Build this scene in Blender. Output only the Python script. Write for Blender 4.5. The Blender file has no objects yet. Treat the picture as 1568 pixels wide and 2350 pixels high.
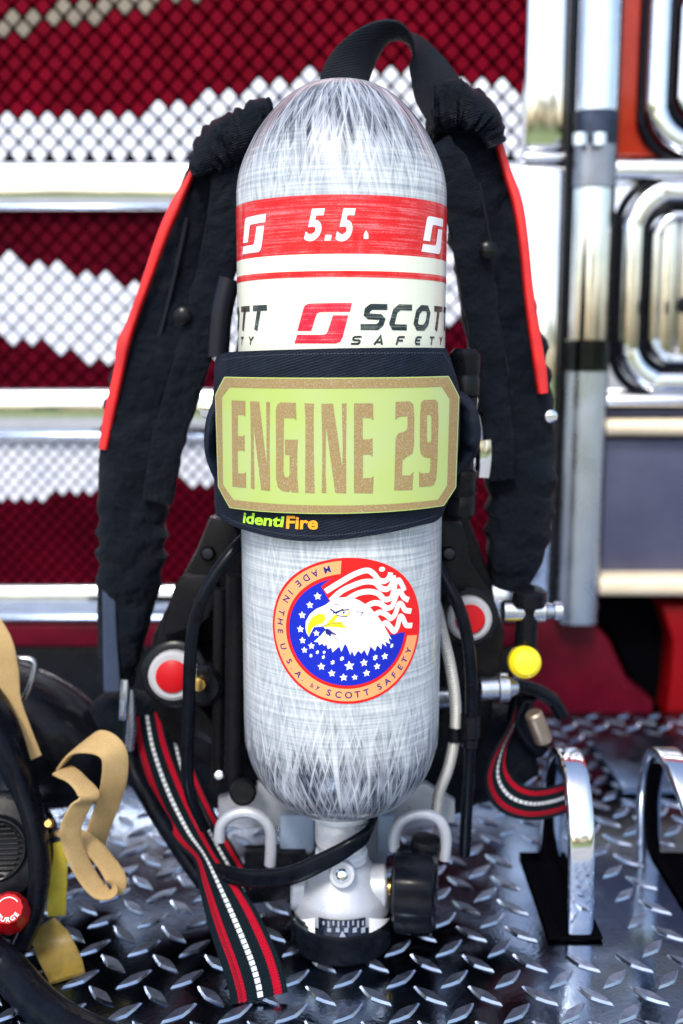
import bpy, bmesh, math, random
from mathutils import Vector, Matrix
random.seed(4)
R = math.radians
scene = bpy.context.scene
C = scene.collection
# ------------------------------------------------------------------ camera
CAM = Vector((0, -0.86, 0.53)); PITCH = R(9.0); FD = 2352.0
cd = bpy.data.cameras.new("camera"); cam = bpy.data.objects.new("camera", cd); C.objects.link(cam)
cam.location = CAM; cam.rotation_euler = (R(90) - PITCH, 0, 0)
cd.sensor_fit = 'HORIZONTAL'; cd.sensor_width = 24; cd.lens = 36; cd.clip_start = .02; cd.clip_end = 800
cd.dof.use_dof = True; cd.dof.focus_distance = 0.785; cd.dof.aperture_fstop = 3.0; cd.dof.aperture_blades = 9
scene.camera = cam
FW = Vector((0, math.cos(PITCH), -math.sin(PITCH))); UP = Vector((0, math.sin(PITCH), math.cos(PITCH)))

def ray(x, y):
    return (FW * FD + Vector((1, 0, 0)) * (x - 784) - UP * (y - 1175)).normalized()
def P(x, y, Y):                       # a point at real depth Y
    d = ray(x, y); return CAM + d * ((Y - CAM.y) / d.y)
def F(x, y, z=0.0):                   # a point on a level surface
    d = ray(x, y); return CAM + d * ((z - CAM.z) / d.z)
def W(px, Y, y=1175):                 # length of px at that depth
    p = P(784, y, Y); return px / FD * (p - CAM).dot(FW)
def to_px(p):
    v = p - CAM; d = v.dot(FW); return 784 + FD * v.x / d, 1175 - FD * v.dot(UP) / d

# ------------------------------------------------------------------ materials
def mat(name, col=(.5, .5, .5), rough=.5, metal=0.0, coat=0.0, coatr=.05, sheen=0, spec=.5, alpha=None):
    m = bpy.data.materials.new(name); m.use_nodes = True
    b = m.node_tree.nodes["Principled BSDF"]
    b.inputs["Base Color"].default_value = (*col, 1); b.inputs["Roughness"].default_value = rough
    b.inputs["Metallic"].default_value = metal; b.inputs["Coat Weight"].default_value = coat
    b.inputs["Coat Roughness"].default_value = coatr; b.inputs["Sheen Weight"].default_value = sheen
    b.inputs["Specular IOR Level"].default_value = spec
    return m
class N:                              # tiny node helper
    def __init__(s, m): s.m = m; s.t = m.node_tree; s.b = s.t.nodes["Principled BSDF"]
    def n(s, typ, **k):
        q = s.t.nodes.new(typ)
        for a, v in k.items():
            if a.startswith('i_'): q.inputs[a[2:].replace('_', ' ')].default_value = v
            else: setattr(q, a, v)
        return q
    def l(s, a, b): s.t.links.new(a, b)
    def math(s, op, a, b=None, c=None, clamp=False):
        q = s.n('ShaderNodeMath', operation=op, use_clamp=clamp)
        for i, v in enumerate((a, b, c)):
            if v is None: continue
            if isinstance(v, (int, float)): q.inputs[i].default_value = v
            else: s.l(v, q.inputs[i])
        return q.outputs[0]
    def uv(s): return s.n('ShaderNodeTexCoord').outputs['UV']
    def obj(s): return s.n('ShaderNodeTexCoord').outputs['Object']
    def sep(s, v):
        q = s.n('ShaderNodeSeparateXYZ'); s.l(v, q.inputs[0]); return q.outputs
    def comb(s, x, y, z=0.0):
        q = s.n('ShaderNodeCombineXYZ')
        for i, v in enumerate((x, y, z)):
            if isinstance(v, (int, float)): q.inputs[i].default_value = v
            else: s.l(v, q.inputs[i])
        return q.outputs[0]
    def noise(s, vec, scale=5, detail=3, rough=.5, dist=0):
        q = s.n('ShaderNodeTexNoise'); s.l(vec, q.inputs['Vector'])
        q.inputs['Scale'].default_value = scale; q.inputs['Detail'].default_value = detail
        q.inputs['Roughness'].default_value = rough; q.inputs['Distortion'].default_value = dist
        return q.outputs['Fac']
    def ramp(s, fac, stops, interp='LINEAR'):
        q = s.n('ShaderNodeValToRGB'); s.l(fac, q.inputs[0]); r = q.color_ramp; r.interpolation = interp
        while len(r.elements) < len(stops): r.elements.new(.5)
        for e, (p, c) in zip(r.elements, stops):
            e.position = p; e.color = (c, c, c, 1) if isinstance(c, (int, float)) else (*c, 1)
        return q.outputs[0]
    def mix(s, f, a, b):
        q = s.n('ShaderNodeMix', data_type='RGBA')
        for i, v in ((0, f), (6, a), (7, b)):
            if isinstance(v, (int, float)): q.inputs[i].default_value = v
            elif isinstance(v, tuple): q.inputs[i].default_value = (*v, 1)
            else: s.l(v, q.inputs[i])
        return q.outputs[2]
    def bump(s, h, dist=.001, strength=1.0):
        q = s.n('ShaderNodeBump'); s.l(h, q.inputs['Height']); q.inputs['Distance'].default_value = dist
        q.inputs['Strength'].default_value = strength; s.l(q.outputs[0], s.b.inputs['Normal'])
    def col(s, c): s.l(c, s.b.inputs['Base Color'])
    def rough(s, c): s.l(c, s.b.inputs['Roughness'])

def grubby(name, col, col2, scale=40, **k):          # a base colour broken up by wear
    m = mat(name, col, **k); n = N(m)
    f = n.ramp(n.noise(n.obj(), scale, 5, .65), [(.35, 0.), (.7, 1.)])
    n.col(n.mix(f, col, col2))
    r0 = k.get('rough', .5)
    n.rough(n.ramp(n.noise(n.obj(), scale * 2.3, 4), [(.3, max(0, r0 * .75)), (.7, min(1, r0 * 1.35))]))
    return m
BLACKPLASTIC = grubby('black_plastic', (.003, .0035, .005), (.006, .007, .010), 60, rough=.22, spec=.18)
SATIN = grubby('satin_black_metal', (.006, .0055, .0065), (.008, .0078, .010), 50, rough=.3, spec=.12)
RUBBER = grubby('black_rubber', (.0025, .003, .005), (.005, .007, .012), 80, rough=.22, spec=.11)
CHROME = grubby('chrome', (.82, .83, .86), (.7, .72, .76), 30, rough=.07, metal=1)
STEEL = grubby('brushed_steel', (.6, .62, .66), (.45, .47, .52), 60, rough=.25, metal=1)
VALVEMETAL = grubby('valve_coating', (.44, .46, .50), (.36, .38, .43), 50, rough=.35, metal=.3)
DARKMETAL = mat('dark_metal', (.03, .032, .04), .3, 1)
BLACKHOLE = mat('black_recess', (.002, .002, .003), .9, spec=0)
REDPAINT = grubby('red_paint', (.28, .008, .002), (.36, .024, .003), 12, rough=.25, coat=.25, spec=.2)
DARKRED = grubby('dark_red_paint', (.10, .001, .010), (.05, .001, .006), 15, rough=.35, spec=.12)
CREAM = grubby('cream_trim', (.72, .6, .42), (.78, .68, .5), 20, rough=.3, coat=.4)
SLATE = grubby('slate_panel', (.05, .055, .11), (.075, .08, .14), 9, rough=.45, metal=.3)
REDSTRIP = grubby('red_reflective', (.70, .016, .014), (.48, .010, .016), 45, rough=.45)
RED = mat('red_plastic', (.42, .003, .007), .35, spec=.2)
WHITE = mat('white_print', (.36, .36, .38), .4, spec=.2)
DIALGREY = mat('dial_print', (.30, .33, .42), .5)
YELLOWKNOB = mat('yellow_plastic', (.85, .66, .01), .35, coat=.3)
BRASS = mat('brass', (.6, .38, .12), .25, 1)

def fabric(name, a, b, scale=700, bump=.0004, rough=.8, fold=0):
    m = mat(name, a, rough, spec=.2); n = N(m)
    x, y, z = n.sep(n.obj())
    w1 = n.math('SINE', n.math('MULTIPLY', n.math('ADD', x, n.math('MULTIPLY', z, .8)), scale * 6.283 / 4))
    w2 = n.math('SINE', n.math('MULTIPLY', n.math('SUBTRACT', z, n.math('MULTIPLY', x, .3)), scale * 6.283 / 5))
    h = n.math('ADD', w1, w2)
    big = n.noise(n.obj(), 22, 4, .6)
    fine = n.noise(n.obj(), 900, 2)
    n.col(n.mix(n.ramp(n.math('ADD', n.math('MULTIPLY', fine, .5), n.math('MULTIPLY', big, .5)), [(.35, 0.), (.68, 1.)]), a, b))
    hh = n.math('ADD', n.math('MULTIPLY', h, .25), n.math('MULTIPLY', n.noise(n.obj(), 30, 3), fold))
    n.bump(hh, bump)
    return m
PADFABRIC = fabric('black_nylon', (.0014, .0032, .0070), (.0045, .0095, .019), 2400, .0018, .5, 22)
SLEEVEFABRIC = fabric('black_canvas', (.0015, .0035, .009), (.007, .014, .032), 2300, .0005, .6, 14)
TANFABRIC = fabric('tan_webbing', (.36, .24, .10), (.50, .35, .17), 2600, .0004, .85, 3)
WEBBING = fabric('black_webbing', (.002, .003, .006), (.007, .010, .018), 2400, .0005, .6, 1)
GREYWEB = fabric('grey_webbing', (.03, .045, .08), (.05, .07, .12), 2600, .0004, .7, 1)

def webbing_striped():
    m = mat('striped_webbing', (.01, .02, .03), .75, spec=.12); n = N(m)
    u, v, _ = n.sep(n.uv())
    jag = n.math('MULTIPLY', n.math('SINE', n.math('MULTIPLY', v, 6.283 / .0022)), .008)
    uu = n.math('ADD', u, jag)
    redm = n.ramp(uu, [(0, 0.), (.13, 1.), (.155, .55), (.215, 1.), (.245, 1.), (.27, 0.), (.76, 1.), (.80, .5), (.86, 1.), (.895, 0.)][:4] + [(.27, 0.), (.76, 1.), (.895, 0.)], 'CONSTANT')
    wht = n.ramp(u, [(0, 0.), (.465, 1.), (.565, 0.)], 'CONSTANT')
    dash = n.math('GREATER_THAN', n.math('FRACT', n.math('DIVIDE', v, .0052)), .2)
    wht = n.math('MULTIPLY', wht, dash)
    base = n.mix(n.noise(n.uv(), 500, 2), (.001, .004, .007), (.005, .014, .020))
    c = n.mix(redm, base, (.42, .003, .02)); c = n.mix(wht, c, (.78, .82, .86)); n.col(c)
    h = n.math('ADD', n.math('SINE', n.math('MULTIPLY', v, 6.283 / .0022)), n.math('SINE', n.math('MULTIPLY', u, 6.283 * 22)))
    n.bump(h, .00035)
    return m
STRIPED = webbing_striped()

def tank_mat():
    m = mat('wound_fibreglass', (.7, .7, .7), .45, coat=.6, coatr=.035, spec=.08); n = N(m)
    uv = n.uv(); u, v, _ = n.sep(uv); hz = n.sep(n.obj())[2]
    def streak(deg, sx, sy, det=3, off=0.0):
        c, s = math.cos(R(deg)), math.sin(R(deg))
        x = n.math('ADD', n.math('MULTIPLY', u, c), n.math('MULTIPLY', v, s))
        y = n.math('SUBTRACT', n.math('MULTIPLY', v, c), n.math('MULTIPLY', u, s))
        return n.noise(n.comb(n.math('MULTIPLY', x, sx), n.math('MULTIPLY', y, sy), off), 1, det, .6, .15)
    a = streak(14, 360, 17); b = streak(-15, 380, 16, off=3.); c = streak(5, 230, 12, off=7.); hoop = streak(90, 480, 9, off=5.)
    fibr = n.math('MAXIMUM', a, b); fibr = n.math('MAXIMUM', fibr, c)
    big = streak(-8, 60, 14, 3, 11.); big2 = n.noise(uv, 26, 3)
    # weight of how much dark shows, along the tank (v = metres of profile from the bottom)
    dk = n.ramp(n.math('DIVIDE', hz, .80), [(.155, .5), (.175, .7), (.195, .9), (.238, .9), (.268, .4), (.32, 0.), (.79, .0), (.825, .25), (.85, .65), (.87, .95), (.908, 1.), (.92, .5)])
    t = n.ramp(n.math('ADD', n.math('MULTIPLY', fibr, .5), n.math('ADD', n.math('MULTIPLY', big, .32), n.math('MULTIPLY', big2, .18))), [(.47, 0.), (.64, 1.)])
    patch = n.ramp(n.math('ADD', n.math('MULTIPLY', big, .6), n.math('MULTIPLY', big2, .4)), [(.30, .75), (.50, 1.)])
    wisp = n.math('ADD', n.math('MULTIPLY', n.math('SUBTRACT', big, .5), 1.5), n.math('MULTIPLY', n.math('SUBTRACT', .5, fibr), 1.3))
    dark = n.math('MULTIPLY', n.ramp(n.math('ADD', dk, n.math('MULTIPLY', wisp, n.math('GREATER_THAN', dk, .01))), [(.12, 0.), (.85, 1.)]), patch)
    body = n.math('ADD', n.math('MULTIPLY', n.ramp(fibr, [(.48, 0.), (.72, 1.)]), .5), n.math('MULTIPLY', n.ramp(hoop, [(.35, 0.), (.65, 1.)]), .5))
    light = n.mix(body, (.27, .32, .37), (.70, .73, .74))
    domec = n.mix(t, (.010, .017, .038), (.54, .58, .66))
    n.col(n.mix(dark, light, domec))
    n.bump(n.math('ADD', fibr, hoop), .0003, .4)
    return m
TANK = tank_mat()

def scratched(name, col, amt, tint=(.95, .85, .85)):
    m = mat(name, col, .35, coat=.45, coatr=.05, spec=.2); n = N(m)
    x, y, z = n.sep(n.uv())
    s = n.noise(n.comb(n.math('MULTIPLY', x, 14), n.math('MULTIPLY', y, 700)), 1, 5, .7)
    s2 = n.noise(n.comb(n.math('MULTIPLY', x, 45), n.math('MULTIPLY', y, 60)), 1, 4, .7)
    speck = n.noise(n.comb(n.math('MULTIPLY', x, 900), n.math('MULTIPLY', y, 1500)), 1, 2)
    f = n.math('ADD', n.math('MULTIPLY', s, .55), n.math('ADD', n.math('MULTIPLY', s2, .25), n.math('MULTIPLY', speck, .2)))
    n.col(n.mix(n.math('MULTIPLY', n.ramp(f, [(.5, 0.), (.66, 1.)]), amt), col, tint))
    return m
REDBAND = scratched('scratched_red_print', (.62, .002, .006), .6, (.85, .42, .46))
IVORY = scratched('ivory_label', (.74, .77, .64), .35, (.88, .88, .82))
REDPRINT = scratched('worn_red_print', (.74, .01, .04), .5, (.9, .6, .6))
BLACKPRINT = scratched('worn_black_print', (.012, .025, .03), .4, (.6, .66, .6))
def flat(name, c, rough=.35, coat=.35): return mat(name, c, rough, coat=coat, spec=.2)
S_RED = flat('sticker_red', (.78, .008, .008)); S_ORANGE = flat('sticker_orange', (.88, .35, .14)); S_BLUE = flat('sticker_blue', (.002, .015, .42))
S_WHITE = flat('sticker_white', (.86, .86, .86)); S_YELLOW = flat('sticker_yellow', (.85, .68, .01)); S_NAVY = flat('sticker_navy', (.01, .015, .16))
S_GREY = flat('sticker_grey', (.25, .3, .4))
def speckle(name, a, b, c):
    m = mat(name, a, .6, spec=.3); n = N(m)
    f = n.noise(n.obj(), 1500, 1, .5)
    f2 = n.noise(n.obj(), 1100, 1, .5)
    q = n.mix(n.ramp(f, [(.42, 0.), (.56, 1.)]), a, b); n.col(n.mix(n.ramp(f2, [(.6, 0.), (.66, 1.)]), q, c)); return m
GOLD = speckle('gold_glitter_print', (.26, .175, .06), (.32, .23, .10), (.37, .33, .25))
GLOW = mat('luminous_green', (.52, .80, .20), .4, coat=.15, spec=.2)
_n = N(GLOW); _n.col(_n.mix(_n.ramp(_n.noise(_n.obj(), 9, 2), [(.4, 0.), (.62, 1.)]), (.41, .50, .22), (.38, .49, .10)))
T_GREEN = mat('green_embroidery', (.42, .80, .03), .6); T_ORANGE = mat('orange_embroidery', (.9, .36, .01), .6)

# ------------------------------------------------------------------ object helpers
def wloc(o):
    v = Vector(o.location); p = o.parent
    while p: v += p.location; p = p.parent
    return v
def link(name, me, parent=None, label=None, kind=None, cat=None, group=None):
    o = bpy.data.objects.new(name, me); C.objects.link(o)
    if parent: o.parent = parent; o.location = -wloc(parent)
    if label: o['label'] = label
    if kind: o['kind'] = kind
    if cat: o['category'] = cat
    if group: o['group'] = group
    return o
def root(name, label, cat, loc=(0, 0, 0), group=None):
    o = bpy.data.objects.new(name, None); C.objects.link(o); o.location = loc
    o['label'] = label; o['category'] = cat; o.empty_display_size = .05
    if group: o['group'] = group
    return o
def build(name, bm, mats, parent=None, smooth=True, sharp=35, **k):
    me = bpy.data.meshes.new(name); bm.normal_update(); bm.to_mesh(me); bm.free()
    for m in (mats if isinstance(mats, (list, tuple)) else [mats]): me.materials.append(m)
    if smooth:
        for p in me.polygons: p.use_smooth = True
        me.set_sharp_from_angle(angle=R(sharp))
    return link(name, me, parent, **k)
def cat(pts, n=8, closed=False):      # Catmull-Rom on tuples of any length
    pts = [tuple(p) for p in pts]; L = len(pts); out = []
    for i in range(L if closed else L - 1):
        g = lambda j: pts[j % L] if closed else pts[min(max(j, 0), L - 1)]
        a, b, c, d = g(i - 1), g(i), g(i + 1), g(i + 2)
        for k in range(n):
            t = k / n
            out.append(tuple(.5 * (2 * q + (r - p) * t + (2 * p - 5 * q + 4 * r - s) * t * t + (3 * q - p - 3 * r + s) * t ** 3) for p, q, r, s in zip(a, b, c, d)))
    if not closed: out.append(pts[-1])
    return out
def sweep(bm, pts, ns=20, power=2.0, n=8, closed=False, wob=0, wobf=1):
    """pts: (point, half width a, half thickness b, side vector)"""
    q = [(*p, a, b, *s) for p, a, b, s in pts]
    q = cat(q, n, closed); rings = []; L = len(q); v = 0
    uvl = bm.loops.layers.uv.verify(); meta = {}
    for i, s in enumerate(q):
        p = Vector(s[:3])
        nx = Vector(q[(i + 1) % L][:3]) if closed else Vector(q[min(i + 1, L - 1)][:3])
        pv = Vector(q[(i - 1) % L][:3]) if closed else Vector(q[max(i - 1, 0)][:3])
        T = (nx - pv).normalized(); S = Vector(s[5:8]); S = (S - T * S.dot(T)).normalized(); Nn = T.cross(S)
        if i: v += (p - Vector(q[i - 1][:3])).length
        ring = []
        for k in range(ns):
            an = 2 * math.pi * k / ns; c, d = math.cos(an), math.sin(an)
            x = math.copysign(abs(c) ** (2 / power), c); y = math.copysign(abs(d) ** (2 / power), d)
            w = 1 + wob * math.sin(i * .9 * wobf + 1.3 * math.sin(i * .37)) * (.5 + .5 * math.sin(an * 2 + i * .3))
            vt = bm.verts.new(p + S * (x * s[3] * w) + Nn * (y * s[4] * w)); meta[vt] = ((x + 1) / 2, v); ring.append(vt)
        rings.append(ring)
    faces = []
    rr = list(zip(rings, rings[1:])) + ([(rings[-1], rings[0])] if closed else [])
    for A, B in rr:
        for k in range(ns):
            faces.append(bm.faces.new((A[k], A[(k + 1) % ns], B[(k + 1) % ns], B[k])))
    if not closed:
        faces.append(bm.faces.new(list(reversed(rings[0])))); faces.append(bm.faces.new(rings[-1]))
    for f in faces:
        for l in f.loops: l[uvl].uv = meta[l.vert]
    return bm
def tube(bm, pts, r, ns=14, n=8, closed=False):
    S = Vector((.3, .9, .33)); return sweep(bm, [(Vector(p), r, r, S) for p in pts], ns, 2, n, closed)
def basis(axis):
    a = Vector(axis).normalized(); h = Vector((0, 0, 1)) if abs(a.z) < .9 else Vector((1, 0, 0))
    x = h.cross(a).normalized(); y = a.cross(x); return Matrix((x, y, a)).transposed()
def lathe(bm, prof, o=(0, 0, 0), axis=(0, 0, 1), ns=48, knurl=0, kn=20):
    M = basis(axis); o = Vector(o); rings = []
    for r, z in prof:
        if r < 1e-6: rings.append([bm.verts.new(o + M @ Vector((0, 0, z)))]); continue
        rings.append([bm.verts.new(o + M @ Vector(((r + knurl * math.cos(kn * 2 * math.pi * k / ns)) * math.cos(2 * math.pi * k / ns), (r + knurl * math.cos(kn * 2 * math.pi * k / ns)) * math.sin(2 * math.pi * k / ns), z))) for k in range(ns)])
    for A, B in zip(rings, rings[1:]):
        for k in range(ns):
            j = (k + 1) % ns
            if len(A) == 1 and len(B) == 1: continue
            if len(A) == 1: bm.faces.new((A[0], B[j], B[k]))
            elif len(B) == 1: bm.faces.new((A[k], A[j], B[0]))
            else: bm.faces.new((A[k], A[j], B[j], B[k]))
    if len(rings[0]) > 1: bm.faces.new(list(reversed(rings[0])))
    if len(rings[-1]) > 1: bm.faces.new(rings[-1])
    bmesh.ops.recalc_face_normals(bm, faces=bm.faces)
    return bm
def box(bm, lo, hi, bev=0.0, seg=2):
    lo, hi = Vector(lo), Vector(hi); c = (lo + hi) / 2; s = hi - lo
    r = bmesh.ops.create_cube(bm, size=1, matrix=Matrix.Translation(c) @ Matrix.Diagonal((abs(s.x), abs(s.y), abs(s.z), 1)))
    if bev:
        es = list({e for v in r['verts'] for e in v.link_edges})
        bmesh.ops.bevel(bm, geom=es, offset=bev, segments=seg, profile=.5, affect='EDGES')
    return bm
def B(): return bmesh.new()
def slab(bm, pts, Y, th, bev=.002, smooth=0):
    """outline in picture terms, at depth Y, th thick towards +Y"""
    if smooth: pts = cat(pts, smooth, True)
    f = [P(x, y, Y) for x, y in pts]; vs = [bm.verts.new(p) for p in f]
    face = bm.faces.new(vs); r = bmesh.ops.extrude_face_region(bm, geom=[face])
    nv = [g for g in r['geom'] if isinstance(g, bmesh.types.BMVert)]
    for v in nv: v.co.y += th
    bmesh.ops.recalc_face_normals(bm, faces=bm.faces)
    if bev:
        es = [e for e in bm.edges if len(e.link_faces) == 2 and e.calc_face_angle(0) > .6 and abs(e.verts[0].co.y - e.verts[1].co.y) < 1e-6]
        bmesh.ops.bevel(bm, geom=es, offset=bev, segments=2, affect='EDGES', profile=.5)
    return bm

# ------------------------------------------------------------------ curved-surface printing
class Cyl:
    def __init__(s, r, cy=0.0, slope=0.0): s.r = r; s.cy = cy
    def uz(s, x, y):                  # picture point -> (arc length, height)
        d = ray(x, y); o = CAM - Vector((0, s.cy, 0))
        a = d.x ** 2 + d.y ** 2; b = 2 * (o.x * d.x + o.y * d.y); c = o.x ** 2 + o.y ** 2 - s.r ** 2
        q = max(b * b - 4 * a * c, 0); t = (-b - math.sqrt(q)) / (2 * a); p = o + d * t
        return math.atan2(p.x, -p.y) * s.r, p.z
    def xyz(s, u, z, off=0): a = u / s.r; rr = s.r + off; return Vector((rr * math.sin(a), s.cy - rr * math.cos(a), z))
TK = Cyl(.085); PL = Cyl(.118, .118 - .0945); SL = Cyl(.108, .108 - .0905)
def zoomer(ox, oy, sc):               # picture detail coordinates -> picture
    return lambda x, y: ((ox + x / sc) / 1.02041, (oy + y / sc) / 1.02041)
Z1 = zoomer(480, 820, 2.45); Z2 = zoomer(620, 1280, 4.1263); Z3 = zoomer(540, 420, 3.0154)
def decal(name, polys, surf, off, m, parent, thick=0, step=.0035, **k):
    """polys: 2-D outlines in (arc, height); wrapped on to the surface"""
    bm = B()
    for poly in polys:
        if isinstance(poly, tuple):   # ready mesh: (verts, faces)
            vs = [bm.verts.new((x, z, 0)) for x, z in poly[0]]
            for f in poly[1]:
                try: bm.faces.new([vs[i] for i in f])
                except ValueError: pass
        else:
            vs = [bm.verts.new((x, z, 0)) for x, z in poly]; bm.faces.new(vs)
    bmesh.ops.triangulate(bm, faces=bm.faces[:])
    for f in bm.faces:
        f.normal_update()
        if f.normal.z < 0: f.normal_flip()
    us = [v.co.x for v in bm.verts]
    u = math.floor(min(us) / step) * step + step
    while u < max(us):
        bmesh.ops.bisect_plane(bm, geom=bm.verts[:] + bm.edges[:] + bm.faces[:], plane_co=(u, 0, 0), plane_no=(1, 0, 0), dist=1e-7); u += step
    uvl = bm.loops.layers.uv.verify()
    for f in bm.faces:
        for l in f.loops: l[uvl].uv = (l.vert.co.x, l.vert.co.y)
    if thick:
        front = bm.faces[:]
        r = bmesh.ops.extrude_face_region(bm, geom=front)
        for v in [g for g in r['geom'] if isinstance(g, bmesh.types.BMVert)]: v.co.z = thick
        bmesh.ops.recalc_face_normals(bm, faces=bm.faces)
    for v in bm.verts: v.co = surf.xyz(v.co.x, v.co.y, off + v.co.z)
    if thick: bmesh.ops.recalc_face_normals(bm, faces=bm.faces)
    return build(name, bm, m, parent, smooth=True, sharp=30, **k)
def px_poly(surf, z, pts, smooth=0):
    if smooth: pts = cat(pts, smooth, True)
    return [surf.uz(*z(*p)) for p in pts]
def stroke(pts, w, smooth=0):         # 2-D polyline -> quad strip mesh
    if smooth: pts = cat(pts, smooth)
    vs = []; fs = []; L = len(pts)
    for i, p in enumerate(pts):
        p = Vector(p); a = Vector(pts[max(i - 1, 0)]); b = Vector(pts[min(i + 1, L - 1)])
        d1 = (p - a).normalized() if i else (b - p).normalized(); d2 = (b - p).normalized() if i < L - 1 else d1
        t = (d1 + d2).normalized(); nn = Vector((-t.y, t.x)); k = 1 / max(.5, nn.dot(Vector((-d1.y, d1.x))))
        vs += [tuple(p + nn * w / 2 * k), tuple(p - nn * w / 2 * k)]
    for i in range(L - 1): fs.append((2 * i, 2 * i + 1, 2 * i + 3, 2 * i + 2))
    return (vs, fs)
def text2d(s, size=1.0, offset=0.0, shear=0.0, spacing=1.0):
    cu = bpy.data.curves.new('t', 'FONT'); cu.body = s; cu.size = size; cu.offset = offset; cu.shear = shear
    cu.align_x = 'CENTER'; cu.space_character = spacing; cu.resolution_u = 4; cu.fill_mode = 'FRONT'
    o = bpy.data.objects.new('t', cu); C.objects.link(o)
    dg = bpy.context.evaluated_depsgraph_get(); dg.update()
    me = o.evaluated_get(dg).to_mesh()
    vs = [(v.co.x, v.co.y) for v in me.vertices]; fs = [tuple(p.vertices) for p in me.polygons]
    o.evaluated_get(dg).to_mesh_clear(); bpy.data.objects.remove(o); bpy.data.curves.remove(cu)
    return vs, fs
def fit(vf, x0, x1, y0, y1):          # scale a glyph mesh into a box
    vs, fs = vf; ax = [v[0] for v in vs]; ay = [v[1] for v in vs]
    a, b, c, d = min(ax), max(ax), min(ay), max(ay)
    return [(x0 + (x - a) / (b - a) * (x1 - x0), y0 + (y - c) / (d - c) * (y1 - y0)) for x, y in vs], fs
def place(vf, cx, cy, ang=0, sc=1):
    c, s = math.cos(ang), math.sin(ang)
    return [(cx + sc * (x * c - y * s), cy + sc * (x * s + y * c)) for x, y in vf[0]], vf[1]

# ================================================================== AIR CYLINDER
tank = root('air_cylinder', 'tall white and grey fibreglass air cylinder standing valve down with red band and eagle sticker', 'air cylinder')
ctrl = [(.0, .1262), (.014, .1266), (.028, .1290), (.043, .1342), (.057, .1425), (.069, .1545), (.0775, .1690), (.0828, .1860), (.085, .206),
        (.085, .30), (.085, .42), (.085, .54), (.085, .640), (.0845, .658), (.0815, .673), (.076, .6865), (.0675, .702), (.056, .7165), (.043, .7285), (.029, .7365), (.014, .7400), (.0, .7405)]
prof = cat(ctrl, 5)
prof = [(max(0, r), z) for r, z in prof]; prof[0] = (0, ctrl[0][1]); prof[-1] = (0, ctrl[-1][1])
bm = B(); lathe(bm, prof, ns=96)
uvl = bm.loops.layers.uv.verify(); arc = [0]
for a, b in zip(prof, prof[1:]): arc.append(arc[-1] + math.dist(a, b))
def arcof(z):
    for i in range(len(prof) - 1):
        if prof[i][1] <= z <= prof[i + 1][1] + 1e-9 and prof[i + 1][1] > prof[i][1]:
            return arc[i] + (z - prof[i][1]) / (prof[i + 1][1] - prof[i][1]) * (arc[i + 1] - arc[i])
    return arc[-1] if z > .5 else 0
for f in bm.faces:
    cen = f.calc_center_median(); a0 = math.atan2(cen.x, -cen.y)
    for l in f.loops:
        c = l.vert.co
        if c.x * c.x + c.y * c.y < 1e-9: a = a0
        else:
            a = math.atan2(c.x, -c.y)
            if a - a0 > math.pi: a -= 2 * math.pi
            if a0 - a > math.pi: a += 2 * math.pi
        l[uvl].uv = (a * .085, arcof(c.z))
build('shell', bm, TANK, tank, sharp=80)
print('profile length', arc[-1])

def zt(yT): return TK.uz(784, yT / 1.02041)[1]
def ring(name, z0, z1, off, m, parent=tank, **k):
    bm = B(); L = 96; uvl = bm.loops.layers.uv.verify(); vs = []
    for i in range(L + 1):
        a = -math.pi + 2 * math.pi * i / L; r = .085 + off
        vs.append((bm.verts.new((r * math.sin(a), -r * math.cos(a), z0)), bm.verts.new((r * math.sin(a), -r * math.cos(a), z1)), a * .085))
    for p, q in zip(vs, vs[1:]):
        f = bm.faces.new((p[0], q[0], q[1], p[1]))
        for l, uv in zip(f.loops, ((p[2], z0), (q[2], z0), (q[2], z1), (p[2], z1))): l[uvl].uv = uv
    return build(name, bm, m, parent, sharp=80, **k)
white_band = ring('label_band', zt(860), zt(594), .0004, IVORY, label='ivory label wrapped around the cylinder')
red_band = ring('red_band', zt(594.3), zt(455), .0004, REDBAND, label='scratched red band with white figures')
ring('red_stripe', zt(649), zt(634), .0006, REDBAND, white_band)

def logo(cx, cy, w, h):               # the two hooked bars of the emblem
    A = [(850, 872), (560, 876), (532, 884), (518, 905), (470, 1070), (572, 1070), (606, 962), (614, 944), (632, 937), (838, 935)]
    Bp = [(722, 960), (826, 960), (788, 1115), (772, 1146), (742, 1159), (448, 1158), (468, 1097), (652, 1098), (676, 1092), (688, 1068)]
    f = lambda p: [(cx + (x - 649) / 402 * w, cy - (y - 1016) / 288 * h) for x, y in p]
    return [f(A), f(Bp)]
u0, z0 = TK.uz(*Z3(649, 1016)); hu = .0298
decal('emblem', logo(u0, z0, TK.uz(*Z3(850, 1016))[0] - TK.uz(*Z3(448, 1016))[0], hu), TK, .0007, REDPRINT, white_band)
zb = zt(420 + 353 / 3.0154)
ul = TK.uz(*Z3(157, 353))[0]; ur = TK.uz(*Z3(1436, 353))[0]
decal('emblem', logo(ul, zb, .0345, .0275), TK, .0007, S_WHITE, red_band)
decal('emblem', logo(ur, zb, .0345, .0275), TK, .0007, S_WHITE, red_band)
g = text2d('5', 1, .035, .28)
five = []
for xa, xb in ((522, 668), (742, 884)):
    a, zl = TK.uz(*Z3(xa, 438)); b, zh = TK.uz(*Z3(xb, 205)); five.append(fit(g, a, b, zl, zh))
a, zl = TK.uz(*Z3(664, 432)); b, zh = TK.uz(*Z3(708, 392)); five.append([(a, zl), (b, zl), (b + .0008, zh), (a + .0008, zh)])
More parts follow.
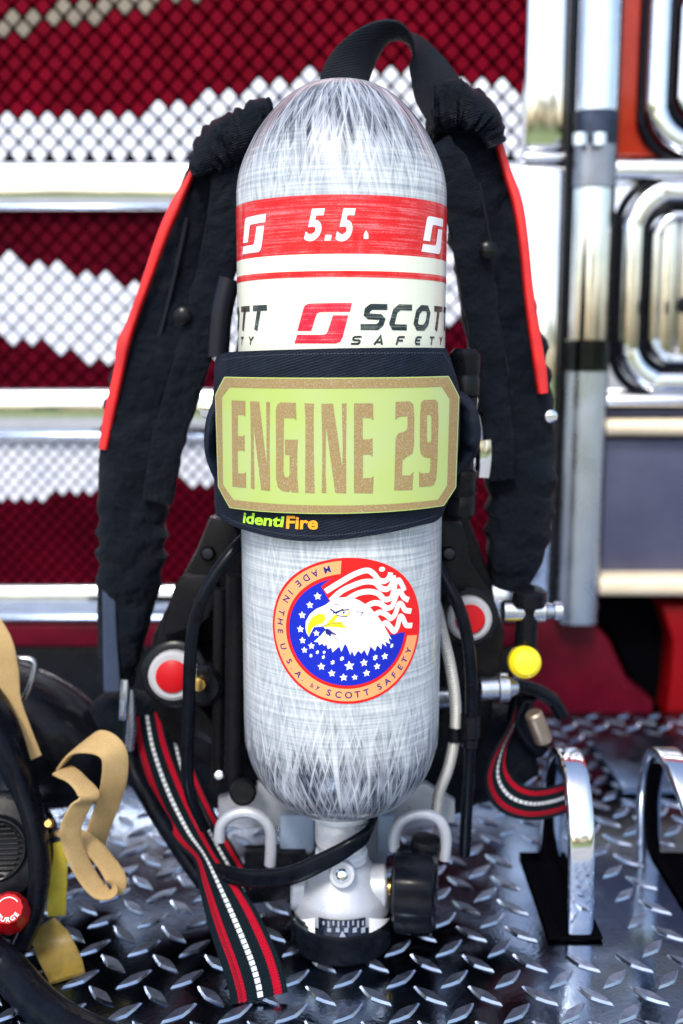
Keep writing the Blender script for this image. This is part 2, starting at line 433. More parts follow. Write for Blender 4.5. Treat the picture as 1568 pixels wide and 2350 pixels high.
a, zl = TK.uz(*Z3(940, 420)); b, zh = TK.uz(*Z3(972, 360)); five.append([(a, zl), (b, zl), (b, zl + (zh - zl) * .5), ((a + b) / 2, zh), (a, zl + (zh - zl) * .5)])
decal('lettering', five, TK, .0007, S_WHITE, red_band)
GL = {'S': [[(1, .9), (.25, .9), (.1, .78), (.12, .6), (.25, .52), (.78, .5), (.92, .4), (.9, .22), (.76, .1), (0, .1)]],
      'C': [[(1, .9), (.3, .9), (.12, .75), (.1, .25), (.25, .1), (.95, .1)]],
      'O': [[(.5, .9), (.3, .9), (.1, .72), (.1, .28), (.3, .1), (.7, .1), (.9, .28), (.9, .72), (.7, .9), (.5, .9)]],
      'T': [[(0, .9), (1.05, .9)], [(.52, .9), (.5, 0)]], 'A': [[(0, 0), (.5, 1), (.95, 0)], [(.25, .3), (.8, .3)]],
      'F': [[(1, .9), (.25, .9), (.1, .75), (.1, 0)], [(.1, .48), (.85, .48)]], 'E': [[(1, .9), (.3, .9), (.1, .7), (.1, .3), (.3, .1), (.95, .1)], [(.1, .5), (.85, .5)]],
      'Y': [[(0, 1), (.5, .5), (1, 1)], [(.5, .5), (.5, 0)]]}
def glyph(ch, cx, cy, w, h, sw, shear=.28, sy=None):
    out = []
    for ln in GL[ch]:
        pts = [(cx + (x - .5) * w + (y - .5) * h * shear, cy + (y - .5) * h) for x, y in ln]
        out.append(stroke(pts, sw))
    return out
zS = zt(420 + 970 / 3.0154); zA = zt(420 + 1136 / 3.0154)
for base in (0.0246, -.1625):
    pol = []
    for i, ch in enumerate('SCOTT'): pol += glyph(ch, base + .0224 * i, zS, .0168 if ch != 'T' else .0165, .0186, .0044)
    decal('lettering', pol, TK, .0007, BLACKPRINT, white_band)
for base in (.011, -.172):
    pol = []
    for i, ch in enumerate('SAFETY'): pol += glyph(ch, base + .0178 * i, zA, .0066, .0064, .00155)
    decal('small_lettering', pol, TK, .0007, BLACKPRINT, white_band)

# ---- round sticker
cx, cz, ra, rb = .0055, 0, .0648, .0590
cz = (zt(1306) + zt(1648)) / 2; rb = (zt(1306) - zt(1648)) / 2
def ell(k, a0=0, a1=360, n=96): return [(cx + ra * k * math.cos(R(a0 + (a1 - a0) * i / n)), cz + rb * k * math.sin(R(a0 + (a1 - a0) * i / n))) for i in range(n + (0 if a1 - a0 == 360 else 1))]
stk = decal('sticker', [ell(1)], TK, .0006, S_RED, tank, label='round made in the USA sticker with eagle and flag')
o1 = ell(.965, 95, 350, 70); i1 = ell(.79, 97, 350, 70)
decal('lettering_ring', [(o1 + i1, [(i, i + 1, 71 + i + 1, 71 + i) for i in range(70)])], TK, .00072, S_ORANGE, stk)
blue = ell(.745)
decal('blue_field', [blue], TK, .00072, S_BLUE, stk)
def S2(pts, s=0): return px_poly(TK, Z2, pts, s)
flagp = [(548, 384), (600, 338), (700, 282), (790, 228), (880, 200), (1020, 200), (1150, 240), (1260, 330), (1340, 450), (1390, 600), (1405, 720), (1400, 825), (1310, 828), (1240, 850), (1196, 846), (1130, 740), (1020, 600), (830, 490), (628, 522)]
flag = decal('flag', [S2(flagp)], TK, .00084, S_RED, stk)
stripes = [[(590, 432), (700, 362), (860, 268), (985, 228), (1050, 262), (1100, 322), (1160, 330), (1200, 290), (1212, 248)],
           [(640, 520), (740, 430), (850, 375), (960, 338), (1060, 345), (1120, 398), (1180, 408), (1222, 360), (1240, 275)],
           [(800, 505), (900, 450), (1000, 432), (1090, 450), (1150, 505), (1210, 498), (1240, 430), (1262, 340), (1292, 325), (1322, 372), (1345, 425)],
           [(960, 590), (1040, 545), (1110, 548), (1170, 590), (1225, 575), (1255, 500), (1280, 435), (1310, 445), (1340, 490), (1385, 515)],
           [(1050, 665), (1110, 632), (1170, 655), (1215, 690), (1255, 650), (1290, 555), (1320, 560), (1350, 610), (1410, 622)],
           [(1120, 765), (1165, 735), (1205, 770), (1248, 815), (1280, 760), (1302, 675), (1330, 690), (1360, 755), (1418, 760)]]
pol = []
for s in stripes:
    w = .0044
    pol.append(stroke([TK.uz(*Z2(*p)) for p in cat(s, 5)], w))
c = TK.uz(*Z2(1130, 217)); pol.append([(c[0] + .0026 * math.cos(t / 12 * 6.283), c[1] + .002 * math.sin(t / 12 * 6.283)) for t in range(12)])
decal('white_stripe', pol, TK, .00094, S_WHITE, flag)
pol = []
def star(x, y, r, n=5):
    c = TK.uz(*Z2(x, y)); r = r / 4.1263 / 2400 * .79 * 1.05; out = []
    for i in range(2 * n):
        rr = r if i % 2 == 0 else r * .5; a = math.pi / 2 + math.pi * i / n + .08; out.append((c[0] + rr * math.cos(a), c[1] + rr * math.sin(a)))
    return out
for s in [(515, 478, 40), (440, 563, 38), (367, 660, 38), (350, 796, 38), (503, 835, 34), (370, 905, 36), (455, 958, 36), (388, 998, 34), (550, 1157, 40), (650, 1222, 38), (818, 1150, 50), (958, 1120, 40), (763, 1262, 40), (870, 1260, 32), (983, 1220, 38), (1083, 1155, 36), (1157, 1058, 38)]: pol.append(star(*s))
for x, y, r in [(512, 1018, 17), (577, 1018, 15), (450, 1052, 17), (570, 1065, 17), (747, 1080, 21), (658, 1117, 21), (1066, 1070, 25), (1224, 956, 19)]: pol.append(star(x, y, r * 1.15, 6))
decal('star', pol, TK, .00084, S_WHITE, stk)
eagle = [(590, 560), (640, 520), (720, 490), (830, 485), (920, 520), (1020, 590), (1080, 660), (1130, 730), (1180, 820), (1222, 895), (1190, 880), (1207, 940), (1160, 915), (1172, 965), (1130, 930), (1122, 990), (1085, 950), (1062, 1006), (1020, 962), (990, 1052), (960, 992), (932, 1032), (902, 1002), (866, 1056), (842, 1002), (828, 1046), (795, 962), (775, 935), (742, 1014), (722, 962), (690, 990), (657, 1020), (645, 972), (612, 988), (600, 942), (577, 958), (560, 932), (530, 950), (520, 922), (478, 916), (540, 860), (592, 800), (570, 770), (480, 775), (440, 850), (432, 872), (410, 835), (398, 790), (402, 720), (440, 650), (500, 600)]
head = decal('eagle_head', [S2(eagle)], TK, .00096, S_WHITE, stk)
beak = [(432, 870), (416, 815), (424, 745), (468, 675), (530, 645), (582, 652), (588, 700), (562, 738), (505, 756), (462, 782), (444, 838)]
mouth = [(548, 774), (600, 742), (622, 715), (682, 652), (722, 662), (694, 692), (668, 720), (752, 724), (757, 752), (802, 790), (745, 781), (650, 772)]
decal('beak', [S2(beak), S2(mouth)], TK, .00106, S_YELLOW, head)
eye = [S2([(780 + 48 * math.cos(t / 16 * 6.283), 636 + 34 * math.sin(t / 16 * 6.283)) for t in range(16)])]
decal('eye', eye, TK, .00106, S_YELLOW, head)
decal('eye_white', [S2([(776 + 36 * math.cos(t / 16 * 6.283), 634 + 25 * math.sin(t / 16 * 6.283)) for t in range(16)])], TK, .00114, S_WHITE, head)
ln = [stroke([TK.uz(*Z2(*p)) for p in s], w) for s, w in (([(636, 598), (690, 640), (760, 600)], .0011), ([(660, 640), (720, 618), (815, 604)], .0009), ([(690, 655), (740, 670), (800, 672)], .0006), ([(880, 625), (950, 632), (925, 668)], .0005), ([(550, 770), (640, 742), (740, 742)], .0004), ([(590, 800), (640, 860)], .0014), ([(600, 790), (690, 850)], .0010), ([(650, 830), (700, 900)], .0004), ([(670, 560), (720, 550)], .0004))]
ln.append(S2([(588, 792), (630, 796), (668, 838), (610, 850), (590, 830)])); ln.append(star(764, 634, 14, 6))
decal('feather_line', ln, TK, .00122, S_NAVY, head)
cen2 = TK.uz(*Z2(786, 800)); pol = []
for ch, x, y, k in [('M', 610, 235, 1), ('A', 500, 278, 1), ('D', 430, 335, 1), ('E', 360, 385, 1), ('I', 292, 470, 1), ('N', 258, 532, 1), ('T', 220, 655, 1), ('H', 205, 735, 1), ('E', 206, 820, 1), ('U', 226, 956, 1), ('.', 225, 1030, .8), ('S', 275, 1090, 1), ('.', 285, 1162, .8), ('A', 345, 1217, 1), ('.', 377, 1280, .8), ('b', 462, 1340, .72), ('y', 510, 1375, .72), ('S', 620, 1410, 1), ('C', 712, 1430, 1), ('O', 810, 1435, 1), ('T', 895, 1420, 1), ('T', 980, 1395, 1), ('S', 1100, 1340, 1), ('A', 1172, 1290, 1), ('F', 1227, 1220, 1), ('E', 1283, 1150, 1), ('T', 1312, 1075, 1), ('Y', 1342, 990, 1)]:
    c = TK.uz(*Z2(x, y)); ang = math.atan2((c[1] - cz) / rb, (c[0] - cx) / ra)
    vs, fs = text2d(ch, 1, .02)
    ys = [v[1] for v in vs] if ch != '.' else [0, .7]; mid = (min(ys) + max(ys)) / 2
    kk = .0074 * k; vs = [(a * kk, (b - mid) * kk) for a, b in vs]
    pol.append(place((vs, fs), cx + ra * .877 * math.cos(ang), cz + rb * .877 * math.sin(ang), ang + math.pi / 2))
decal('lettering', pol, TK, .00084, S_NAVY, stk)

# ---- neck and valve
def lz(yd, Y): return P(784, yd, Y).z
bm = B(); lathe(bm, [(.018, .133), (.0275, .1315), (.0285, .128), (.0285, .1225), (.0235, .121), (.0228, .118), (.0236, .116), (.0236, .0965), (.0220, .0945), (.0215, .088), (.0235, .086), (.0235, .080), (.019, .077)], ns=48)
build('neck', bm, grubby('polished_neck', (.8, .82, .85), (.62, .65, .7), 60, rough=.3, metal=.35), tank, label='bright steel neck ring')
valve = None
bm = B()
prof_v = [(.020, .080), (.024, .078), (.030, .070), (.036, .060), (.0425, .052), (.044, .046), (.044, .0345), (.042, .033)]
lathe(bm, prof_v, ns=56)
lathe(bm, [(.0, -.0), (.0165, .0), (.019, .002), (.0195, .012), (.0175, .014)], o=(-.031, -.004, .053), axis=(-1, 0, 0), ns=32)
lathe(bm, [(.0, -.02), (.0185, -.02), (.0205, .0), (.0205, .016), (.0185, .018)], o=(.022, -.004, .053), axis=(1, 0, 0), ns=32)
valve = build('valve_body', bm, VALVEMETAL, tank, label='pale grey cast valve body')
p = P(785, 2008, -.036)
bm = B(); lathe(bm, [(.0115, -.012), (.0115, .0), (.0105, .0012), (.0075, .0012), (.007, -.001), (.0, -.001)], o=p, axis=(0, -1, .35), ns=32)
build('port', bm, VALVEMETAL, valve)
bm = B(); lathe(bm, [(.0055, -.003), (.0055, .001), (.0035, .003), (0, .0035)], o=p, axis=(0, -1, .35), ns=24)
build('screw', bm, CHROME, valve)
bm = B(); lathe(bm, [(.0435, .0322), (.0455, .030), (.0465, .024), (.0465, .004), (.044, .0006)], ns=56); build('rubber_bumper', bm, RUBBER, tank, label='black rubber bumper under the valve')
VC = Cyl(.0445)
def vz(x, y): return VC.uz(x, y)
decal('gauge_window', [[vz(732, 2104), vz(838, 2104), vz(838, 2158), vz(732, 2158)]], VC, .0008, mat('gauge_glass', (.008, .01, .02), .08, coat=1), valve)
pol = []
for i in range(9):
    x = 742 + i * 11; a, z1 = vz(x, 2112); b, z2 = vz(x + 4, 2122 + (5 if i % 2 else 0)); pol.append([(a, z2), (b, z2), (b, z1), (a, z1)])
for i in range(5):
    x = 752 + i * 19; a, z1 = vz(x, 2128); b, z2 = vz(x + 9, 2138); pol.append([(a, z2), (b, z2), (b, z1), (a, z1)])
a = vz(779, 2149); b = vz(794, 2149); c = vz(786, 2134); pol.append([a, b, c])
decal('gauge_mark', pol, VC, .0012, DIALGREY, valve)
for xa, xb in ((672, 724), (846, 892)):
    decal('paper_tag', [[vz(xa, 2106), vz(xb, 2106), vz(xb, 2156), vz(xa, 2156)]], VC, .0010, S_WHITE, valve)
pol = []
for j in range(4):
    a, z1 = vz(680, 2112 + j * 9); b, z2 = vz(704 + (j % 2) * 6, 2116 + j * 9); pol.append([(a, z2), (b, z2), (b, z1), (a, z1)])
decal('tag_print', pol, VC, .0014, BLACKPRINT, valve)
# hand wheel, axis along X
wc = P(958, 2042, -.004)
bm = B(); lathe(bm, [(.012, -.024), (.034, -.0205), (.0375, -.0185), (.0385, -.012), (.0385, .010), (.037, .014), (.030, .0175), (.012, .0185), (0, .0185)], o=wc, axis=(1, -.12, 0), ns=80, knurl=.0009, kn=10)
hw = build('handwheel', bm, RUBBER, tank, label='black rubber hand wheel on the right of the valve')
bm = B(); lathe(bm, [(.009, -.035), (.0092, -.020)], o=wc, axis=(1, -.12, 0), ns=24); build('spindle', bm, BRASS, hw)
bm = B(); lathe(bm, [(.014, 0), (.0145, .004), (.013, .009), (0, .010)], o=wc + Vector((.008, .012, .034)), axis=(.1, 0, 1), ns=30); build('end_cap', bm, BLACKPLASTIC, hw)

# ================================================================== NAME SLEEVE AND PLATE
slv = root('name_sleeve', 'black canvas sleeve wrapped around the middle of the cylinder, holding a luminous name plate', 'sleeve', (0, 0, .33))
def D(pts): return [SL.uz(x, y) for x, y in pts]
outl = cat([(512, 812), (560, 806), (784, 799), (1000, 798), (1024, 806), (1040, 850), (1052, 900), (1052, 1010), (1040, 1080), (1025, 1150), (1004, 1192), (960, 1206), (880, 1224), (760, 1240), (660, 1238), (560, 1215), (510, 1190), (497, 1165), (492, 1060), (490, 950), (494, 870), (498, 825)], 5, True)
bm = B(); step = 40
outer = D(outl)
decal('front_panel', [outer], SL, -.0018, SLEEVEFABRIC, slv, thick=.003, step=.006)
# ring that grips the tank behind the panel
bm = B(); Lr = 80; rings = []; ZB0, ZB1 = zt(1214), zt(832)
for zi in range(13):
    t = zi / 12; z = ZB0 + t * (ZB1 - ZB0)
    rr = .0868 + .0022 * math.sin(t * math.pi) + .0006 * math.sin(t * 29)
    rings.append([bm.verts.new(((rr + .0008 * math.sin(7 * a0 + t * 5)) * math.sin(a0), -(rr + .0008 * math.sin(7 * a0 + t * 5)) * math.cos(a0), z)) for a0 in [2 * math.pi * i / Lr for i in range(Lr)]])
for A_, B_ in zip(rings, rings[1:]):
    for i in range(Lr): bm.faces.new((A_[i], A_[(i + 1) % Lr], B_[(i + 1) % Lr], B_[i]))
bmesh.ops.recalc_face_normals(bm, faces=bm.faces)
build('strap_band', bm, SLEEVEFABRIC, slv, sharp=80)
bm = B()
sweep(bm, [(P(1040, 905, -.02), .004, .004, (0, 1, 0)), (P(1068, 930, -.01), .022, .007, (0, 1, 0)), (P(1078, 985, 0), .028, .0085, (0, 1, 0)), (P(1072, 1040, 0), .024, .007, (0, 1, 0)), (P(1040, 1085, -.01), .004, .004, (0, 1, 0))], 18, 2.2)
build('pull_tab', bm, SLEEVEFABRIC, slv)
bm = B()
sweep(bm, [(P(512, 900, -.01), .004, .004, (0, 1, 0)), (P(492, 960, .0), .024, .006, (0, 1, 0)), (P(490, 1040, .0), .026, .006, (0, 1, 0)), (P(512, 1120, -.01), .004, .004, (0, 1, 0))], 18, 2.2)
build('pull_tab', bm, SLEEVEFABRIC, slv)
st = []
def stitches(pts, n):
    q = cat([SL.uz(x, y) for x, y in pts], 10)
    d = [0]
    for a, b in zip(q, q[1:]): d.append(d[-1] + math.dist(a, b))
    def at(s):
        for i in range(len(q) - 1):
            if d[i + 1] >= s: t = (s - d[i]) / (d[i + 1] - d[i]); return (q[i][0] + t * (q[i + 1][0] - q[i][0]), q[i][1] + t * (q[i + 1][1] - q[i][1]))
        return q[-1]
    for i in range(n): a = at(d[-1] * i / n); b = at(d[-1] * (i + .6) / n); st.append(stroke([a, b], .0007))
stitches([(514, 826), (600, 816), (784, 811), (1000, 810), (1018, 816), (1040, 862)], 90)
stitches([(512, 1180), (570, 1206), (660, 1226), (760, 1228), (880, 1212), (1000, 1182)], 84)
THREAD = mat('thread', (.035, .045, .07), .6)
decal('stitching', st[:90], SL, .0015, THREAD, slv); decal('stitching', st[90:], SL, .0015, THREAD, slv)
# woven brand tag
def along(surf, s, x0, x1, ytop0, ytop1, h, offset, shear, m, parent, name, off, sp=1.0):
    g = text2d(s, 1, offset, shear, sp); a, zt0 = surf.uz(x0, ytop0); b, zt1 = surf.uz(x1, ytop1); z1 = surf.uz(x0, ytop0 + h)[1]
    vs, fs = fit(g, a, b, 0, zt0 - z1)
    vs = [(x, z + z1 + (zt1 - zt0) * (x - a) / (b - a)) for x, z in vs]
    return decal(name, [(vs, fs)], surf, off, m, parent)
def zz(x, y): return Z1(x, y)
along(SL, 'identi', zz(226, 0)[0], zz(462, 0)[0], zz(0, 925)[1], zz(0, 948)[1], 26, .028, .12, T_GREEN, slv, 'green_lettering', .0016, 1.0)
along(SL, 'Fire', zz(470, 0)[0], zz(650, 0)[0], zz(0, 948)[1], zz(0, 952)[1], 30, .03, .05, T_ORANGE, slv, 'orange_lettering', .0016, 1.0)
# plate
PZ = lambda pts: px_poly(PL, Z1, pts)
plate = decal('name_plate', [PZ([(120, 152), (1392, 148), (1452, 265), (1434, 785), (1364, 892), (150, 904), (84, 782), (67, 258)])], PL, -.0016, GLOW, slv, thick=.003, step=.005, label='luminous green plate with gold border reading ENGINE 29')
on = PZ([(124, 158), (1388, 154), (1446, 267), (1428, 782), (1360, 886), (153, 899), (89, 780), (72, 260)])
inn = PZ([(150, 213), (1350, 209), (1396, 280), (1382, 775), (1330, 856), (172, 856), (112, 768), (107, 272)])
decal('border', [(on + inn, [(i, (i + 1) % 8, 8 + (i + 1) % 8, 8 + i) for i in range(8)])], PL, .00155, GOLD, plate)
LET = [[(162, 287), (239, 290), (240, 380), (229, 372), (197, 371), (197, 492), (226, 492), (236, 486), (236, 583), (226, 575), (196, 575), (197, 706), (232, 706), (244, 698), (244, 789), (167, 781)],
       [(267, 292), (318, 294), (361, 660), (358, 297), (379, 296), (377, 560), (380, 806), (330, 801), (286, 430), (292, 797), (271, 792), (272, 560)],
       [(413, 340), (420, 312), (440, 299), (526, 301), (529, 402), (517, 389), (458, 388), (456, 690), (462, 722), (470, 728), (484, 727), (490, 712), (490, 602), (465, 600), (464, 512), (537, 512), (533, 600), (534, 720), (541, 816), (503, 814), (496, 798), (486, 812), (450, 808), (425, 785), (414, 740)],
       [(574, 304), (629, 306), (626, 360), (627, 560), (632, 820), (578, 817), (580, 560), (580, 380)],
       [(670, 307), (736, 306), (788, 670), (791, 560), (786, 305), (813, 305), (809, 560), (811, 820), (749, 817), (697, 440), (693, 700), (699, 818), (672, 818), (676, 560)],
       [(855, 304), (963, 304), (964, 402), (950, 389), (904, 388), (904, 511), (945, 510), (960, 503), (960, 611), (945, 598), (906, 598), (906, 732), (950, 732), (966, 721), (962, 820), (854, 818)],
       [(1090, 296), (1170, 292), (1190, 310), (1196, 380), (1194, 540), (1186, 590), (1150, 612), (1129, 632), (1126, 717), (1172, 717), (1191, 696), (1185, 800), (1082, 803), (1086, 660), (1090, 505), (1105, 477), (1148, 462), (1157, 445), (1157, 378), (1115, 380), (1088, 398)],
       [(1235, 298), (1250, 285), (1315, 283), (1329, 300), (1333, 400), (1326, 650), (1320, 740), (1305, 772), (1280, 780), (1222, 784), (1223, 695), (1234, 705), (1278, 703), (1285, 690), (1287, 618), (1250, 612), (1232, 592), (1227, 560), (1227.5, 451), (1268, 451), (1268, 520), (1272, 528), (1286, 528), (1292, 515), (1292, 380), (1286, 370), (1273, 371), (1268, 380), (1268, 449), (1227.5, 449), (1228, 380)]]
decal('lettering', [PZ(l) for l in LET], PL, .0016, GOLD, plate)

# ================================================================== BREATHING APPARATUS HARNESS
pack = root('breathing_pack', 'black breathing apparatus harness with red edged padded shoulder straps standing behind the cylinder', 'breathing apparatus', (0, .12, 0))
Xs = Vector((1, 0, 0)); Ys = Vector((0, 1, 0)); Zs = Vector((0, 0, 1))
def strap(bm, pts, th, power=3.2, **k):   # (x, y, widthpx, Y [, side])
    q = []
    for t in pts:
        x, y, w, Y = t[:4]; s = t[4] if len(t) > 4 else Xs
        q.append((P(x, y, Y), W(w, Y, y) / 2, th / 2, Vector(s)))
    return sweep(bm, q, 26, power, **k)
bm = B()
strap(bm, [(590, 300, 90, .10), (530, 345, 130, .105), (495, 430, 150, .11), (465, 540, 165, .115), (420, 660, 180, .115), (375, 800, 190, .11), (340, 930, 190, .105), (312, 1050, 165, .10), (305, 1180, 158, .10), (300, 1300, 150, .10), (285, 1420, 120, .105), (268, 1560, 80, .11)], .040, 2.5, wob=.10, wobf=1.6)
sl_ = build('shoulder_strap', bm, PADFABRIC, pack, label='left padded shoulder strap with red edge')
bm = B()
strap(bm, [(600, 330, 80, .075), (540, 400, 95, .08), (520, 520, 95, .085), (490, 650, 90, .085), (455, 780, 85, .08), (420, 900, 80, .078), (385, 1020, 75, .075), (362, 1150, 70, .078)], .012, wob=.07, wobf=1.7)
build('inner_webbing', bm, PADFABRIC, sl_)
bm = B()   # gathered lump at the top
strap(bm, [(452, 385, 40, .095), (485, 352, 95, .09), (530, 325, 115, .085), (580, 305, 105, .085), (620, 300, 80, .09)], .055, 2.3, wob=.12, wobf=2.3)
build('gathered_fold', bm, PADFABRIC, sl_)
bm = B()
strap(bm, [(447, 385, 12, .09), (425, 430, 18, .09), (400, 480, 26, .088), (372, 545, 26, .088), (335, 650, 22, .09), (303, 740, 22, .09), (284, 790, 30, .088), (274, 850, 24, .088), (252, 950, 26, .088), (238, 1030, 20, .088)], .012)
build('red_edge', bm, REDSTRIP, sl_)
bm = B()
strap(bm, [(985, 300, 60, .10), (1045, 300, 130, .105), (1085, 380, 150, .11), (1105, 480, 165, .112), (1125, 600, 165, .112), (1145, 720, 170, .11), (1170, 850, 180, .11), (1188, 980, 165, .108), (1195, 1120, 155, .105), (1185, 1250, 140, .105), (1165, 1340, 90, .11)], .040, 2.5, wob=.10, wobf=1.6)
sr_ = build('shoulder_strap', bm, PADFABRIC, pack, label='right padded shoulder strap with red edge')
bm = B()
strap(bm, [(1000, 330, 70, .075), (1050, 420, 90, .08), (1075, 540, 85, .085), (1100, 680, 80, .085), (1120, 820, 75, .082), (1140, 960, 70, .08), (1150, 1100, 66, .08)], .012, wob=.07, wobf=1.5)
build('inner_webbing', bm, PADFABRIC, sr_)
bm = B()
strap(bm, [(1000, 250, 90, .085), (1060, 245, 95, .08), (1110, 275, 80, .085), (1135, 330, 50, .09)], .045, 2.4, wob=.12, wobf=2.1)
build('gathered_fold', bm, PADFABRIC, sr_)
bm = B()
strap(bm, [(1125, 265, 26, .092), (1150, 350, 18, .092), (1165, 400, 20, .092), (1188, 470, 24, .090), (1202, 560, 22, .088), (1212, 660, 22, .088), (1226, 760, 26, .086), (1240, 850, 28, .086), (1246, 902, 24, .086)], .012)
build('red_edge', bm, REDSTRIP, sr_)
# pad seams
for side, pth, par in ((0, [(430, 500), (400, 640), (360, 800), (325, 940), (305, 1100), (300, 1280)], sl_), (1, [(1100, 420), (1125, 560), (1140, 700), (1165, 850), (1190, 1000), (1195, 1140)], sr_)):
    bm = B(); tube(bm, [P(x, y, .092) for x, y in pth], .0022, 8); build('seam_cord', bm, WEBBING, par)
bm = B(); strap(bm, [(1118, 1000, 40, .085), (1190, 985, 130, .086), (1262, 985, 40, .09)], .030, 2.6)
# carry handle
bm = B()
dirs = Vector((.55, .75, .25))
sweep(bm, [(P(786, 240, .05), .020, .0022, Vector((.95, .3, -.1))), (P(789, 195, .05), .021, .0022, Vector((.95, .3, -.1))), (P(803, 158, .053), .020, .0022, Vector((.9, .4, -.3))), (P(842, 112, .062), .019, .0026, (.5, .75, -.4)), (P(898, 82, .078), .0185, .003, (.1, .95, -.1)),
           (P(952, 104, .09), .019, .003, (.4, .85, .4)), (P(984, 158, .095), .021, .0026, (.8, .45, .35)), (P(1010, 215, .095), .024, .0022, (.9, .25, .35)), (P(1045, 275, .09), .023, .0022, (.9, .25, .35))], 20, 4, 12)
hd = build('carry_handle', bm, WEBBING, pack, label='black webbing carry loop above the cylinder')
bm = B()
sweep(bm, [(P(790, 133, .062), .006, .0014, (.9, .5, .2)), (P(818, 108, .066), .008, .0014, (.7, .7, .2)), (P(850, 92, .072), .008, .0014, (.5, .85, .2)), (P(880, 82, .08), .005, .0014, (.3, .95, 0))], 12, 3)
build('reflective_strip', bm, mat('pink_reflective', (.75, .35, .38), .4), hd)
bm = B(); c0 = P(578, 292, .08); tube(bm, [c0 + Vector((.014 * math.cos(t), .003 * math.cos(t), .011 * math.sin(t))) for t in [i * 6.283 / 12 for i in range(12)]], .0018, 10, 4, True)
build('metal_ring', bm, CHROME, pack)
# back frame
bm = B()
slab(bm, [(590, 330), (980, 330), (1000, 480), (1000, 760), (1040, 900), (1060, 1100), (1080, 1200), (1130, 1330), (1150, 1480), (1130, 1640), (1090, 1760), (480, 1760), (370, 1690), (335, 1560), (350, 1460), (430, 1300), (490, 1190), (520, 1100), (520, 900), (560, 700), (575, 480)], .10, .022, .004)
fr = build('back_frame', bm, SATIN, pack, label='black frame plate')
bm = B()
slab(bm, [(530, 1190), (556, 1240), (556, 1330), (520, 1400), (470, 1430), (450, 1450), (440, 1600), (520, 1690), (556, 1700), (556, 1720), (500, 1720), (420, 1680), (362, 1610), (345, 1530), (362, 1440), (400, 1360), (448, 1270), (480, 1190)], .072, .02, .004)
build('side_bracket', bm, SATIN, fr)
bm = B()
slab(bm, [(1006, 1190), (1060, 1200), (1085, 1290), (1130, 1360), (1160, 1450), (1150, 1560), (1110, 1640), (1010, 1700), (1006, 1690)], .072, .02, .004)
build('side_bracket', bm, SATIN, fr)
bm = B(); slab(bm, [(410, 1330), (470, 1318), (500, 1340), (480, 1420), (420, 1450), (375, 1460), (385, 1400)], .060, .012, .004, 3); build('cast_rib', bm, SATIN, fr)
for x, y in ((478, 1270), (1030, 1270)):
    bm = B(); lathe(bm, [(.007, 0), (.007, .003), (.005, .0055), (0, .006)], o=P(x, y, .071), axis=(0, -1, .1), ns=20); build('bolt', bm, DARKMETAL, fr)
for x, y, Y in ((400, 1548, .050), (1076, 1418, .055)):
    k = .9 if x > 800 else 1
    bm = B(); lathe(bm, [(.0235 * k, 0), (.0225 * k, .008), (.0195 * k, .0105), (0, .0105)], o=P(x, y, Y), axis=(0, -1, .15), ns=40)
    q = build('round_badge', bm, WHITE, pack, label='white ringed red round badge')
    bm = B(); lathe(bm, [(.0150 * k, .0), (.0150 * k, .0125), (.013 * k, .014), (0, .0145)], o=P(x, y, Y), axis=(0, -1, .15), ns=40); build('red_centre', bm, RED, q)
    bm = B(); lathe(bm, [(.031 * k, -.012), (.031 * k, -.001), (.028 * k, .001), (.024 * k, .001)], o=P(x, y, Y), axis=(0, -1, .15), ns=40); build('black_rim', bm, BLACKPLASTIC, q)
bm = B(); lathe(bm, [(.019, -.01), (.019, .006), (.015, .010), (0, .011)], o=P(470, 1570, .05), axis=(-.1, -1, .1), ns=32); lk = build('latch_boss', bm, BLACKPLASTIC, fr)
bm = B(); lathe(bm, [(.007, 0), (.006, .012), (0, .013)], o=P(463, 1565, .043), axis=(-.1, -1, .1), ns=24); build('pin', bm, BRASS, lk)
# tubes beside the tank
bm = B(); tube(bm, [P(539, 1320, .035), P(538, 1500, .035), P(536, 1700, .035), P(534, 1800, .035)], .0085, 20); build('frame_tube', bm, SATIN, fr)
bm = B(); tube(bm, [P(505, 1350, .05), P(503, 1500, .05), P(500, 1800, .05)], .006, 16); build('frame_tube', bm, SATIN, fr)
bm = B(); tube(bm, [P(527, 640, .07), P(508, 720, .07), P(500, 820, .07)], .010, 16); build('frame_tube', bm, mat('slate_tube', (.005, .006, .012), .35, spec=.3), fr)
bm = B(); lathe(bm, [(.012, -.012), (.0125, -.006), (.0125, .010), (.010, .013), (0, .013)], o=P(560, 1812, .03), axis=(0, -1, .2), ns=28); build('foot_cap', bm, BLACKPLASTIC, fr)
bm = B(); lathe(bm, [(.004, 0), (.004, .012), (0, .014)], o=P(506, 1778, .02), axis=(0, -1, .4), ns=20); build('bolt', bm, CHROME, fr)
